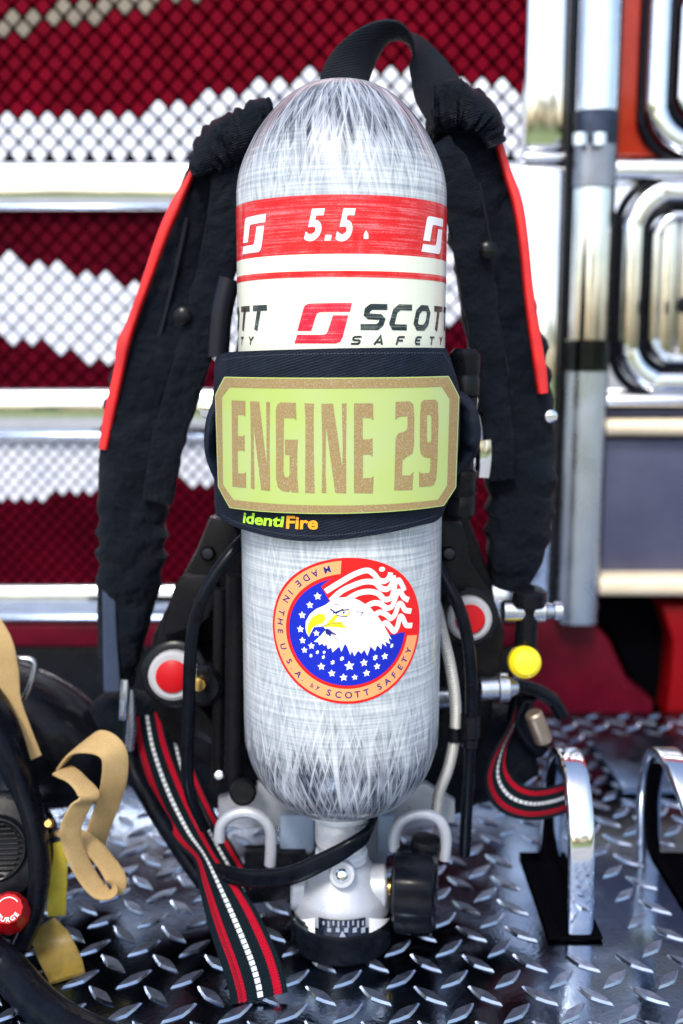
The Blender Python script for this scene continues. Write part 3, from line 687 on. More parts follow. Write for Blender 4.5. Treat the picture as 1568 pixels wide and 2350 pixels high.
# hoses
bm = B(); tube(bm, [P(575, 1225, .02), P(535, 1265, .005), P(480, 1340, -.005), P(448, 1420, -.008), P(436, 1520, -.005), P(433, 1650, 0), P(432, 1800, .01), P(470, 1900, .03)], .0056, 16); build('air_hose', bm, RUBBER, pack, label='black rubber hose left of the cylinder')
bm = B(); tube(bm, [P(985, 1250, .03), P(1010, 1310, .02), P(1048, 1380, .01), P(1072, 1460, .01), P(1082, 1560, .015), P(1080, 1700, .02), P(1072, 1850, .03), P(1066, 1960, .04)], .0056, 16); build('air_hose', bm, RUBBER, pack, label='black rubber hose right of the cylinder')
bm = B(); lathe(bm, [(.009, 0), (.009, .02), (.007, .022), (.007, .03)], o=P(1080, 1640, .02), axis=(0, 0, -1), ns=24); build('hose_ferrule', bm, BLACKPLASTIC, pack)
bm = B(); tube(bm, [P(1000, 1385, .04), P(1015, 1450, .035), P(1032, 1520, .03), P(1044, 1600, .03), P(1045, 1680, .03), P(1030, 1760, .03), P(1008, 1820, .03), P(1000, 1875, .02)], .0052, 14)
def braid():
    m = mat('braided_steel', (.72, .72, .68), .4, .6); n = N(m); u, v, _ = n.sep(n.uv())
    h = n.math('SINE', n.math('ADD', n.math('MULTIPLY', v, 2600), n.math('MULTIPLY', u, 12))); n.bump(h, .0006); return m
bh = build('braided_line', bm, braid(), pack, label='silver braided line right of the cylinder')
bm = B(); tube(bm, [P(1045, 1668, .03), P(1044, 1700, .03)], .0066, 16); build('crimp', bm, BLACKPLASTIC, bh)
# black accessory tube on the right of the sleeve
bm = B()
ax = [(P(1072, 812, .03), .0135), (P(1072, 832, .03), .0155), (P(1070, 862, .03), .0155)]
lathe(bm, [(0, 0), (.010, 0), (.0138, -.004), (.0142, -.020), (.0134, -.0215), (.0134, -.024), (.0142, -.026), (.0142, -.040), (.011, -.042), (.011, -.105), (.0135, -.107), (.0142, -.112), (.0142, -.126), (.0134, -.128), (.0134, -.130), (.0142, -.132), (.0138, -.146), (.010, -.150), (0, -.150)], o=P(1070, 800, .045), axis=(.02, 0, 1), ns=40)
build('alarm_cylinder', bm, BLACKPLASTIC, pack, label='small black capped cylinder right of the sleeve')
bm = B(); sweep(bm, [(P(1108, 1010, .07), .008, .003, Xs), (P(1110, 1050, .07), .0075, .004, Xs), (P(1106, 1095, .07), .007, .003, Xs)], 14, 2.4); build('buckle', bm, CHROME, sr_)
bm = B(); lathe(bm, [(.006, 0), (.006, .004), (0, .007)], o=P(1262, 955, .085), axis=(.2, -1, 0), ns=18); build('rivet', bm, CHROME, sr_)
bm = B(); lathe(bm, [(.008, 0), (.008, .006), (0, .009)], o=P(484, 940, .03), axis=(-.3, -1, 0), ns=18); build('rivet', bm, CHROME, fr)
# lumbar pad and belt hanging low
bm = B(); sweep(bm, [(P(205, 1670, .15), .02, .012, Zs), (P(240, 1680, .14), .04, .018, Zs), (P(300, 1690, .13), .048, .02, Zs), (P(420, 1720, .13), .055, .026, Zs), (P(620, 1740, .13), .06, .03, Zs), (P(800, 1745, .13), .06, .03, Zs), (P(980, 1740, .13), .06, .03, Zs), (P(1120, 1720, .13), .05, .026, Zs), (P(1220, 1700, .13), .035, .018, Zs)], 30, 2.8, wob=.04)
build('lumbar_pad', bm, PADFABRIC, pack)
# foot of the frame: pale bracket with two bent hooks
bm = B(); slab(bm, [(500, 1835), (590, 1800), (980, 1800), (1045, 1840), (1045, 1890), (980, 1900), (935, 1900), (890, 1960), (880, 2010), (690, 2010), (680, 1960), (640, 1900), (560, 1905), (500, 1890)], .062, .012, .003)
ft = build('foot_bracket', bm, VALVEMETAL, pack, label='pale metal bracket under the cylinder')
for xa, xb in ((642, 722), (866, 906)):
    bm = B(); slab(bm, [(xa, 1872), (xb, 1872), (xb, 1950), (xb - 10, 1962), (xa, 1962)], .040, .008, .003); build('guide_block', bm, grubby('blue_grey_plate', (.25, .33, .45), (.3, .38, .5), 40, rough=.35), ft)
for s, pts in ((0, [(504, 1930), (508, 1895), (530, 1872), (565, 1864), (600, 1876), (620, 1905), (622, 1950), (620, 1985)]), (1, [(905, 1950), (905, 1915), (920, 1885), (950, 1870), (985, 1870), (1012, 1888), (1024, 1925), (1020, 1972)])):
    bm = B(); tube(bm, [P(x, y, .005) for x, y in pts], .0052, 16, 6); build('bent_hook', bm, VALVEMETAL, ft)
bm = B(); slab(bm, [(560, 1960), (700, 1960), (730, 2060), (560, 2080)], .03, .02, .003); build('base_block', bm, BLACKPLASTIC, pack)
# rubber strap crossing the neck
bm = B(); sweep(bm, [(P(500, 2000, .005), .0075, .004, Zs), (P(570, 2016, -.018), .0082, .004, Zs), (P(664, 2010, -.036), .0082, .004, (.1, 0, 1)), (P(750, 1973, -.042), .0078, .004, (.3, 0, 1)), (P(805, 1942, -.040), .0076, .004, (.35, 0, 1)), (P(841, 1915, -.030), .0076, .004, (.4, .2, 1)), (P(856, 1880, -.010), .007, .004, (.5, .4, 1))], 18, 3)
build('rubber_strap', bm, RUBBER, pack, label='black rubber strap crossing the cylinder neck')
# striped waist straps
hang = []
bm = B()
sweep(bm, [(P(335, 1640, .10), .016, .0012, (.95, .3, 0)), (P(350, 1720, .09), .017, .0012, (.95, .3, 0)), (P(385, 1820, .075), .018, .0012, (.9, .35, .15)), (P(430, 1910, .05), .016, .0012, (.8, .5, .3)), (P(468, 1965, .02), .011, .0013, (.7, .7, .2)),
           (P(497, 2025, -.005), .0165, .0013, (.93, .35, .05)), (P(535, 2110, -.035), .022, .0013, (.98, .2, .05)), (P(572, 2200, -.065), .0235, .0013, (.98, .18, .1)), (P(590, 2258, -.083), .0235, .0013, (.98, .15, .12)), (F(596, 2292, .003), .0235, .0013, (.98, .12, .05))], 18, 4, 10)
build('waist_strap', bm, STRIPED, pack, label='black webbing strap with red edges and dashed white centre, left')
bm = B()
sweep(bm, [(P(392, 1650, .11), .014, .0012, (.9, .4, 0)), (P(408, 1740, .10), .014, .0012, (.9, .4, 0)), (P(440, 1830, .08), .014, .0012, (.9, .4, .2)), (P(490, 1930, .05), .014, .0012, (.8, .5, .2)), (P(530, 2000, .03), .014, .0012, (.8, .5, .2)), (P(560, 2050, .02), .012, .0012, (.8, .5, .2))], 18, 4)
build('waist_strap', bm, STRIPED, pack, label='second striped strap behind the first')
bm = B()
sweep(bm, [(P(1196, 1590, .09), .012, .0012, (.5, .85, 0)), (P(1178, 1660, .09), .013, .0012, (.5, .85, 0)), (P(1150, 1720, .085), .014, .0012, (.6, .7, .3)), (P(1140, 1780, .08), .016, .0012, (.6, .5, .6)), (P(1165, 1825, .08), .017, .0012, (.45, .3, .85)), (P(1215, 1845, .08), .016, .0012, (.1, .2, 1)), (P(1275, 1838, .10), .015, .0012, (-.1, .3, 1)), (P(1330, 1815, .13), .014, .0012, (-.3, .3, 1))], 18, 4)
build('waist_strap', bm, STRIPED, pack, label='striped strap curling on the right')
bm = B(); strap(bm, [(250, 1350, 30, .085), (252, 1450, 32, .085), (255, 1520, 36, .085), (258, 1585, 40, .085)], .004, 4); build('adjuster_tail', bm, GREYWEB, pack)
bm = B()
lathe(bm, [(.0045, 0), (.005, .004), (.005, .036), (.0045, .04)], o=P(283, 1650, .07), axis=(.1, 0, 1), ns=20); build('buckle_bar', bm, CHROME, pack)
bm = B(); tube(bm, [P(300, 1580, .075), P(302, 1660, .075), P(296, 1720, .075)], .005, 14); build('buckle_bar', bm, STEEL, pack)
for i, (x, y) in enumerate(((420, 725), (1120, 575))):
    bm = B(); lathe(bm, [(.008, 0), (.008, .004), (.005, .006), (0, .006)], o=P(x, y, .075), axis=(0, -1, .1), ns=18); build('snap', bm, BLACKPLASTIC, sl_ if i == 0 else sr_)
bm = B(); tube(bm, [P(300, 1640, .10), P(300, 1750, .08), P(350, 1850, .06), P(420, 1960, .05), P(470, 2030, .04)], .008, 14); build('low_hose', bm, RUBBER, pack)

# yellow-ended connector on the right
conn = root('hose_connector', 'black hose connector with yellow end cap and steel collars hanging on the right', 'hose connector', P(1205, 1520, .06))
bm = B(); lathe(bm, [(.011, -.01), (.014, -.008), (.014, .002), (.011, .004), (.010, .048), (.016, .050), (.016, .062), (.012, .065), (0, .066)], o=P(1205, 1500, .075), axis=(.02, -.1, 1), ns=32); build('barrel', bm, BLACKPLASTIC, conn)
bm = B(); lathe(bm, [(.0145, -.012), (.0152, -.003), (.0148, .002), (.011, .006), (0, .0078)], o=P(1205, 1520, .055), axis=(0, -1, .22), ns=36); build('end_cap', bm, YELLOWKNOB, conn, label='bright yellow domed cap')
bm = B(); lathe(bm, [(.008, -.022), (.0105, -.020), (.0105, .018), (.008, .020), (.007, .026), (.009, .027), (.009, .034)], o=P(1205, 1402, .072), axis=(1, 0, 0), ns=30); build('collar', bm, STEEL, conn)
bm = B(); lathe(bm, [(.006, -.014), (.011, -.012), (.011, .004), (.014, .005), (.014, .014), (.010, .016), (.006, .024)], o=P(1130, 1580, .06), axis=(1, .1, 0), ns=30); build('collar', bm, STEEL, conn)
bm = B(); lathe(bm, [(.006, -.014), (.011, -.012), (.011, .014), (.006, .016)], o=P(1020, 1600, .075), axis=(1, .1, 0), ns=30); build('collar', bm, STEEL, conn)
bm = B(); tube(bm, [P(1030, 1600, .075), P(1130, 1582, .062), P(1190, 1575, .07), P(1260, 1600, .09), P(1290, 1640, .1)], .007, 16); build('hose_end', bm, RUBBER, conn)
bm = B(); lathe(bm, [(.008, -.016), (.009, -.014), (.0085, .014), (.007, .016)], o=P(1236, 1668, .07), axis=(-.4, -.1, 1), ns=26); build('brass_nozzle', bm, mat('dull_brass', (.34, .27, .2), .45, .8), conn)
bm = B(); tube(bm, [P(1210, 1590, .085), P(1190, 1650, .10), P(1240, 1720, .11)], .011, 16); build('elbow', bm, RUBBER, conn)

# ================================================================== MASK REGULATOR, LEFT
reg = root('mask_regulator', 'black mask mounted regulator with red purge knob and tan head straps at the left edge', 'breathing mask', F(0, 2200))
rc = P(-10, 1950, -.02); AX = Vector((.12, -1, .45)).normalized()
bm = B(); lathe(bm, [(.048, -.05), (.050, -.02), (.0475, -.004), (.043, .002), (.030, .004), (.0255, .001), (0, .001)], o=rc, axis=AX, ns=56); body_r = build('regulator_body', bm, BLACKPLASTIC, reg)
MB_ = basis(AX); bm = B()
for i in range(-5, 6):
    yv = i * .0042; hwid = math.sqrt(max(0, .0225 ** 2 - yv ** 2))
    pts = [rc + MB_ @ Vector((s * hwid * .9, yv, .0035)) for s in (-1, 0, 1)]; tube(bm, pts, .0011, 8, 4)
build('vent_slats', bm, BLACKPLASTIC, body_r)
bm = B(); tube(bm, [rc + MB_ @ Vector((.0255 * math.cos(t), .0255 * math.sin(t), .003)) for t in [i * 6.283 / 24 for i in range(24)]], .0018, 10, 3, True); build('vent_ring', bm, BLACKPLASTIC, body_r)
bm = B(); sweep(bm, [(P(-60, 1600, .02), .03, .02, Ys), (P(0, 1690, .0), .024, .016, Ys), (P(48, 1790, -.01), .018, .010, Ys), (P(78, 1880, -.02), .016, .008, Ys), (P(92, 1990, -.03), .016, .008, Ys), (P(80, 2090, -.04), .016, .008, Ys), (P(50, 2170, -.05), .014, .008, Ys)], 20, 2.6); build('mask_rim', bm, RUBBER, reg)
bm = B(); sweep(bm, [(P(-260, 1640, .16), .06, .05, Zs), (P(-100, 1660, .15), .075, .06, Zs), (P(60, 1700, .14), .07, .055, Zs), (P(170, 1745, .14), .055, .045, Zs), (P(235, 1790, .15), .03, .025, Zs), (P(262, 1800, .15), .006, .006, Zs)], 30, 2.6)
build('face_piece', bm, BLACKPLASTIC, reg, label='dark moulded face piece behind the tan straps')
bm = B(); lathe(bm, [(.0042, 0), (.0042, .002), (.003, .004), (0, .004)], o=P(112, 1890, -.045), axis=AX, ns=20); build('screw', bm, BRASS, reg)
kc = P(18, 2086, -.085); KA = Vector((.30, -1, .75)).normalized(); KM = basis(KA)
bm = B(); lathe(bm, [(.017, -.034), (.015, -.012), (.0120, -.002), (.0114, .0006), (0, .0006)], o=kc, axis=KA, ns=60, knurl=.00025, kn=12); kn = build('purge_knob', bm, RED, reg, label='red purge knob')
bm = B()
for i, ch in enumerate('PURGE'):
    a = R(216 + i * 26); vs, fs = text2d(ch, .0052, .0001)
    vs = [(x, y - .002) for x, y in vs]; rr = .0082; vs, fs = place((vs, fs), rr * math.cos(a), rr * math.sin(a), a + math.pi / 2)
    q = [bm.verts.new(kc + KM @ Vector((x, y, .0010))) for x, y in vs]
    for f in fs:
        try: bm.faces.new([q[j] for j in f])
        except ValueError: pass
vs, fs = stroke([(.0088 * math.cos(R(t)), .0088 * math.sin(R(t))) for t in range(30, 150, 10)], .0007)
q = [bm.verts.new(kc + KM @ Vector((x, y, .0010))) for x, y in vs]
for f in fs: bm.faces.new([q[j] for j in f])
build('lettering', bm, S_WHITE, kn)
bm = B(); pts = [F(-140, 2150, .03), F(-60, 2170, .045), F(10, 2215, .03), F(75, 2290, .018), F(150, 2350, .0165), F(260, 2400, .0165), F(400, 2430, .0165)]
tube(bm, pts, .0155, 24); build('supply_hose', bm, RUBBER, reg, label='thick black hose curving over the deck')
def rib(pts, m, name, w=.011, th=.0017, **k):
    bm = B(); sweep(bm, [(P(x, y, Y), w, th, Vector(s)) for x, y, Y, s in pts], 16, 4, 10); return build(name, bm, m, reg, **k)
rib([(146, 1752, .02, (.3, .9, .2)), (180, 1716, .01, (.5, .8, .3)), (228, 1704, .0, (.6, .4, .7)), (262, 1732, -.005, (.9, .35, .3)), (262, 1792, 0, (.95, .3, 0)), (246, 1850, .01, (.95, .4, 0)), (226, 1905, .015, (.9, .5, .1)), (214, 1950, .02, (.8, .6, .1))], TANFABRIC, 'head_strap', .0115, label='tan webbing strap tail')
rib([(143, 1768, .01, (.05, 1, .1)), (172, 1786, -.005, (.1, 1, 0)), (196, 1810, -.015, (.5, .9, 0)), (203, 1830, -.02, (.75, .65, .1)), (184, 1852, -.02, (.85, .5, .1)), (163, 1900, -.02, (.8, .6, 0)), (172, 1955, -.02, (.6, .8, 0)), (200, 2010, -.02, (.5, .85, 0)), (228, 2044, -.022, (.4, .9, 0)), (256, 2046, -.02, (.3, .95, .1)), (266, 2018, -.01, (.5, .85, .2)), (240, 1975, -.002, (.5, .85, 0)), (205, 1938, .0, (.5, .85, 0)), (165, 1915, .0, (.4, .9, 0)), (143, 1905, .01, (.4, .9, 0))], TANFABRIC, 'head_strap', .010, label='tan webbing strap folded over itself')
rib([(-30, 1420, .05, (.8, .5, 0)), (0, 1475, .04, (.9, .4, 0)), (14, 1540, .035, (.9, .4, 0)), (20, 1610, .03, (.95, .3, 0)), (44, 1680, .025, (.8, .5, .2)), (70, 1745, .02, (.7, .6, .2))], TANFABRIC, 'head_strap', .011, label='tan webbing strap at the picture edge')
bm = B(); tube(bm, [P(x, y, .05) for x, y in ((0, 1520), (40, 1512), (78, 1520), (70, 1570), (48, 1610), (20, 1590))], .0028, 12, 6, True); build('strap_buckle', bm, STEEL, reg)
YEL = grubby('yellow_tag_fabric', (.62, .5, .04), (.45, .36, .04), 90, rough=.6)
rib([(130, 1935, -.005, (.9, .3, .1)), (134, 1990, -.005, (.9, .3, 0)), (132, 2050, -.005, (.9, .3, 0)), (130, 2100, -.005, (.9, .3, 0))], YEL, 'yellow_tag', .008)
GOLDTAG = grubby('olive_gold_tag', (.22, .15, .02), (.14, .095, .02), 90, rough=.5)
bm = B(); sweep(bm, [(F(95, 2125, .03), .014, .0015, Xs), (F(120, 2165, .016), .016, .0015, Xs), (F(145, 2215, .006), .016, .0015, Xs), (F(155, 2245, .003), .015, .0015, Xs)], 16, 4); build('gold_tag', bm, GOLDTAG, reg)

# ================================================================== TOW HOOKS
def hook(x, lean, label, yaw=0):
    r_ = root('tow_hook', label, 'tow hook', (x, .08, 0), group='chrome tow hooks standing through slots in the deck')
    pts = []
    for t, (yy, zz_) in enumerate([(.005, -.03), (.004, .0), (.004, .05), (.012, .10), (.035, .135), (.07, .148), (.105, .132), (.13, .095), (.14, .05), (.142, .0), (.142, -.03)]):
        pts.append((Vector((x + lean * (1 - zz_ / .15) * (1 if yy < .07 else .2), yy, zz_)), .0118, .0055, Vector((1, yaw, 0))))
    bm = B(); sweep(bm, pts, 24, 5, 10); build('arch', bm, CHROME, r_)
    bm = B(); a, b = x - .029 + lean, x + .020 + lean
    # black slot liner, 4 mm proud frame
    for lo, hi in (((a, -.004, .001), (b, -.001, .0045)), ((a, .152, .001), (b, .156, .0045)), ((a, -.001, .001), (a + .012, .152, .0045)), ((b - .012, -.001, .001), (b, .152, .0045))): box(bm, lo, hi, .0008, 1)
    box(bm, (a + .0121, -.0009, .0005), (b - .0121, .1519, .0015))
    build('slot_liner', bm, BLACKHOLE, r_)
    return r_
hook(.217, 0, 'chrome tow hook nearest the cylinder, standing in a black slot of the deck')
hook(.312, .045, 'chrome tow hook at the right edge of the photo, partly cut off')

# ================================================================== DECK
def deckmat():
    m = mat('diamond_plate_metal', (.14, .17, .24), .12, 1); n = N(m); o = n.obj()
    f = n.noise(o, 6, 5, .6); n.col(n.mix(n.ramp(f, [(.35, 0.), (.7, 1.)]), (.07, .10, .16), (.23, .29, .39)))
    n.rough(n.ramp(n.noise(o, 14, 5, .65), [(.3, .07), (.55, .15), (.72, .36)]))
    n.bump(n.noise(o, 260, 3), .00012); return m
DECK = deckmat()
bm = B(); box(bm, (-1.1, -.35, -.06), (1.3, .60, 0), .004, 2)
pitch = .0455; _l = F(921, 2249); OX = _l.x % pitch; OY = _l.y % pitch
def lug(cx, cy, ang, L=.0195, w=.0062, h=.0022):
    c, s = math.cos(ang), math.sin(ang); base = []; top = []
    prof_l = [(-1, 0), (-.5, .62), (0, 1), (.5, .62), (1, 0), (.5, -.62), (0, -1), (-.5, -.62)]
    for a, b in prof_l:
        x, y = a * L, b * w; base.append(bm.verts.new((cx + x * c - y * s, cy + x * s + y * c, -.0004)))
        x, y = a * L * .86, b * w * .72; top.append(bm.verts.new((cx + x * c - y * s, cy + x * s + y * c, h)))
    for i in range(8): bm.faces.new((base[i], base[(i + 1) % 8], top[(i + 1) % 8], top[i])).material_index = 1
    bm.faces.new(top).material_index = 2
for i in range(-24, 28):
    for j in range(-8, 14):
        x, y = i * pitch + OX, j * pitch + OY
        for (dx, ang) in ((0, R(45)), (.5, R(-45))):
            X_, Y_ = x + dx * pitch, y + dx * pitch
            if -1.08 < X_ < 1.28 and -.33 < Y_ < .585:
                if any(abs(X_ - hx) < .043 and -.02 < Y_ < .17 for hx in (.214, .354)): continue
                lug(X_, Y_, ang + random.uniform(-.03, .03), .0188 * random.uniform(.97, 1.03))
LUGE = grubby('worn_lug_edge', (.45, .50, .60), (.32, .36, .46), 40, rough=.2, metal=1)
LUGT = grubby('knurled_lug_top', (.26, .30, .40), (.13, .16, .23), 120, rough=.42, metal=1)
deck = build('deck', bm, [DECK, LUGE, LUGT], None, sharp=20, kind='structure')

# ================================================================== FIRE ENGINE FRONT
eng = root('fire_engine', 'front of a fire engine with flag striped mesh grille, chrome bars and lamp bezels', 'fire engine', (0, .7, 0))
GY = .62
GRR = grubby('flag_red_enamel', (.095, .0003, .006), (.15, .0006, .010), 18, rough=.5, spec=.03)
GRW = grubby('flag_white_enamel', (.62, .65, .76), (.76, .78, .84), 25, rough=.4)
GRC = grubby('flag_cream_enamel', (.14, .115, .085), (.20, .165, .12), 25, rough=.4)
def interp(t, x):
    if x <= t[0][0]: return t[0][1]
    for a, b in zip(t, t[1:]):
        if x <= b[0]: return a[1] + (b[1] - a[1]) * (x - a[0]) / (b[0] - a[0])
    return t[-1][1]
def col1(x, y):
    if y > interp([(0, 258), (250, 260), (330, 248), (430, 232), (560, 202), (680, 176), (750, 160), (850, 150), (960, 170), (1050, 188), (1200, 198)], x): return 1
    if y < interp([(-400, 150), (0, 78), (200, 46), (330, 20), (450, -5), (600, -40)], x) and y > interp([(-400, 100), (0, 42), (100, 20), (200, -6), (500, -100)], x): return 2
    return 0
def col2(x, y):
    return 1 if interp([(-400, 520), (0, 583), (100, 603), (200, 628), (320, 655), (420, 640), (700, 560), (1000, 470)], x) < y < interp([(-400, 720), (0, 775), (130, 802), (270, 840), (400, 860), (700, 800), (1000, 735), (1200, 720)], x) else 0
def col3(x, y): return 1 if y < interp([(-400, 1180), (0, 1145), (220, 1135), (400, 1105), (500, 1120), (1100, 1090)], x) else 0
GRD = grubby('flag_red_enamel_shaded', (.045, .0002, .0045), (.075, .0004, .007), 12, rough=.5, spec=.03)  # flag red with the shade on the middle and lower panels painted in
def panel(ytop, ybot, cf, pitchx, pitchz, gap, trunc, depth, label, red=GRR):
    z1, z0_ = P(784, ytop, GY).z, P(784, ybot, GY).z
    x0, x1 = P(-330, 900, GY).x, P(1204, (ytop + ybot) / 2, GY).x
    bm = B(); nx = int((x1 - x0) / pitchx) + 1; nz = int((z1 - z0_) / pitchz) + 2
    for j in range(0, 2 * nz):
        for i in range(nx + 1):
            cx_ = x0 + (i + (.5 if j % 2 else 0)) * pitchx; cz_ = z1 - j * pitchz / 2
            if cz_ > z1 + .002 or cz_ < z0_ - .002 or cx_ > x1: continue
            px_, py_ = to_px(Vector((cx_, GY, cz_))); mi = cf(px_, py_)
            hx, hz = pitchx / 2 * (1 - gap), pitchz / 2 * (1 - gap); t = trunc
            o = [(-1, 0), (0, 1), (1, 0), (0, -1)]
            if t: o = [(-1 + t, -t), (-1 + t, t), (-t, 1 - t), (t, 1 - t), (1 - t, t), (1 - t, -t), (t, -1 + t), (-t, -1 + t)]
            vs = [bm.verts.new((cx_ + a * hx, GY, cz_ + b * hz)) for a, b in o]
            bk = [bm.verts.new((cx_ + a * hx, GY + .004, cz_ + b * hz)) for a, b in o]
            md = [bm.verts.new((cx_ + a * hx * .86, GY - depth, cz_ + b * hz * .86)) for a, b in o]
            L = len(o)
            for k in range(L):
                for A_, B_ in ((bk, vs), (vs, md)):
                    f = bm.faces.new((A_[k], A_[(k + 1) % L], B_[(k + 1) % L], B_[k])); f.material_index = mi
            f = bm.faces.new(md); f.material_index = mi
    bmesh.ops.recalc_face_normals(bm, faces=bm.faces)
    o_ = build('mesh_panel', bm, [red, GRW, GRC], eng, smooth=False, label=label)
    bm = B(); box(bm, (x0, GY + .006, z0_ - .004), (x1, GY + .014, z1 + .004)); build('backing', bm, BLACKHOLE, o_)
pt = .0278
panel(-120, 372, col1, pt, .0295, .15, .12, .0018, 'upper mesh panel painted with red and white flag stripes')
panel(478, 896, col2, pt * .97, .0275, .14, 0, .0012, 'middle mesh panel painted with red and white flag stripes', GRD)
panel(1008, 1352, col3, pt * .72, .021, .15, 0, .0012, 'lower mesh panel painted white over red darkened for shade', GRD)
def bar(y0, y1, name, rad=.018, m=CHROME, x0=-330, x1=1206, Y=GY):
    za, zb_ = P(784, y0, Y - .02).z, P(784, y1, Y - .02).z; xa, xb = P(x0, 900, Y).x, P(x1, (y0 + y1) / 2, Y).x
    h = (za - zb_) / 2; c = (za + zb_) / 2; bm = B()
    sweep(bm, [(Vector((xa, Y - .004, c)), h, rad, Zs), (Vector(((xa + xb) / 2, Y - .004, c)), h, rad, Zs), (Vector((xb, Y - .004, c)), h, rad, Zs)], 40, 2.9, 3)
    return build(name, bm, m, eng)
bar(366, 484, 'grille_bar'); bar(890, 1012, 'grille_bar'); bar(1344, 1432, 'grille_bar', .016)
def R4(x0, y0, x1, y1, Y, th, m, name, bev=.003, par=eng, label=None):
    a = P(x0, (y0 + y1) / 2, Y); b = P(x1, (y0 + y1) / 2, Y); za = P(784, y0, Y).z; zb_ = P(784, y1, Y).z
    bm = B(); box(bm, (a.x, Y, zb_), (b.x, Y + th, za), bev, 3); return build(name, bm, m, par, label=label)
# lower edge under the grille
R4(-330, 1434, 1210, 1484, GY - .01, .05, DARKRED, 'lower_valance')
R4(-330, 1486, 1180, 1720, GY - .004, .05, BLACKPLASTIC, 'bumper_recess')
# chrome surround right of the grille
R4(1208, -120, 1318, 344, GY - .03, .05, CHROME, 'chrome_surround', .008)
R4(1200, 347, 1322, 372, GY - .034, .05, CHROME, 'chrome_joint', .006)
R4(1180, 376, 1318, 1400, GY - .03, .05, CHROME, 'chrome_surround', .008)
def column(xa, xb, ytop, ybot, Y, rad, name, power=2.6, m=CHROME):
    a = P(xa, 700, Y).x; b = P(xb, 700, Y).x; z1 = P(784, ytop, Y).z; z0_ = P(784, ybot, Y).z
    bm = B(); sweep(bm, [(Vector(((a + b) / 2, Y, z0_)), (b - a) / 2, rad, Xs), (Vector(((a + b) / 2, Y, (z1 + z0_) / 2)), (b - a) / 2, rad, Xs), (Vector(((a + b) / 2, Y, z1)), (b - a) / 2, rad, Xs)], 44, power, 4)
    return build(name, bm, m, eng)
SMOKE = grubby('smoky_steel', (.22, .23, .27), (.30, .31, .36), 18, rough=.22, metal=1)
DARKCHROME = grubby('dark_chrome', (.03, .035, .05), (.06, .07, .10), 30, rough=.08, metal=1)
PALE = grubby('satin_aluminium', (.50, .54, .60), (.42, .46, .53), 10, rough=.3, metal=1)
column(1296, 1396, -140, 262, GY - .03, .035, 'chrome_post')
column(1294, 1398, 264, 338, GY - .032, .037, 'post_collar', 3, DARKCHROME)
for k_ in (1318, 1362): column(k_ - 16, k_ + 16, 306, 334, GY - .076, .008, 'collar_bolt', 2, CHROME)
column(1296, 1396, 340, 436, GY - .03, .035, 'post_sleeve', 3.4, SMOKE)
column(1296, 1396, 438, 780, GY - .03, .035, 'chrome_post', 2.2)
column(1294, 1398, 782, 850, GY - .032, .037, 'post_collar', 3, DARKCHROME)
column(1296, 1396, 852, 1420, GY - .03, .035, 'lower_post', 3, PALE)
column(1390, 1402, -140, 1400, GY - .045, .008, 'post_edge', 2.6, BLACKPLASTIC)
column(1284, 1300, -140, 1400, GY - .036, .008, 'post_edge', 2.6, BLACKPLASTIC)
# right hand side: red bodywork, lamp bezels, trims
R4(1404, -120, 1900, 358, GY - .004, .06, REDPAINT, 'red_bodywork', .004, label='orange red painted panel')
R4(1398, 362, 1900, 410, GY - .03, .07, CHROME, 'trim_strip', .010)
R4(1398, 414, 1900, 900, GY - .004, .06, CHROME, 'lamp_panel', .004)
R4(1384, 903, 1900, 934, GY - .03, .07, CHROME, 'trim_strip', .010)
R4(1380, 938, 1900, 958, GY - .002, .05, SLATE, 'shadow_gap', .002)
R4(1372, 962, 1900, 1002, GY - .03, .07, CREAM, 'cream_strip', .012)
R4(1366, 1006, 1900, 1322, GY - .006, .06, SLATE, 'slate_panel', .004)
R4(1336, 1325, 1900, 1372, GY - .05, .08, CREAM, 'cream_strip', .012)
def rrect(cx, cz, w, h, r, Y, n=8):
    out = []
    for (sx, sz, a0) in ((1, 1, 0), (-1, 1, 90), (-1, -1, 180), (1, -1, 270)):
        for k in range(n + 1):
            a = R(a0 + 90 * k / n); out.append(Vector((cx + sx * (w - r) + r * math.cos(a), Y, cz + sz * (h - r) + r * math.sin(a))))
    return out
def bezel(xl, yt, yb, wid, lensY, label):
    Y = GY - .02; l = P(xl, (yt + yb) / 2, Y).x; z1 = P(784, yt, Y).z; z0_ = P(784, yb, Y).z
    w = wid / 2; cx = l + w; cz = (z1 + z0_) / 2; h = (z1 - z0_) / 2
    bm = B(); sweep(bm, [(p, .012, .016, Ys) for p in rrect(cx, cz, w - .012, h - .012, .055, Y)], 20, 2.4, 2, True); o = build('lamp_bezel', bm, CHROME, eng, label=label)
    bm = B(); sweep(bm, [(p, .008, .006, Ys) for p in rrect(cx, cz, w + .006, h + .006, .06, Y + .010)], 14, 2.4, 2, True); build('outer_gasket', bm, RUBBER, o)
    bm = B(); sweep(bm, [(p, .010, .0045, Ys) for p in rrect(cx, cz, w - .029, h - .029, .045, Y - .002)], 14, 2.4, 2, True); build('rubber_gasket', bm, RUBBER, o)
    bm = B(); sweep(bm, [(p, .010, .007, Ys) for p in rrect(cx, cz, w - .043, h - .043, .036, Y - .001)], 14, 2.4, 2, True); build('inner_ring', bm, CHROME, o)
    bm = B(); n = 9
    for i in range(n):
        a = l + .052 + i * (2 * w - .104) / n; b_ = a + (2 * w - .104) / n * .92
        sweep(bm, [(Vector(((a + b_) / 2, Y + .012, cz - h + .05)), (b_ - a) / 2, .008, Xs), (Vector(((a + b_) / 2, Y + .012, cz + h - .05)), (b_ - a) / 2, .008, Xs)], 16, 2.2, 4)
    build('reflector_flutes', bm, CHROME, o)
    return o
bezel(1492, -110, 352, .34, 0, 'upper rounded lamp bezel, partly cut off')
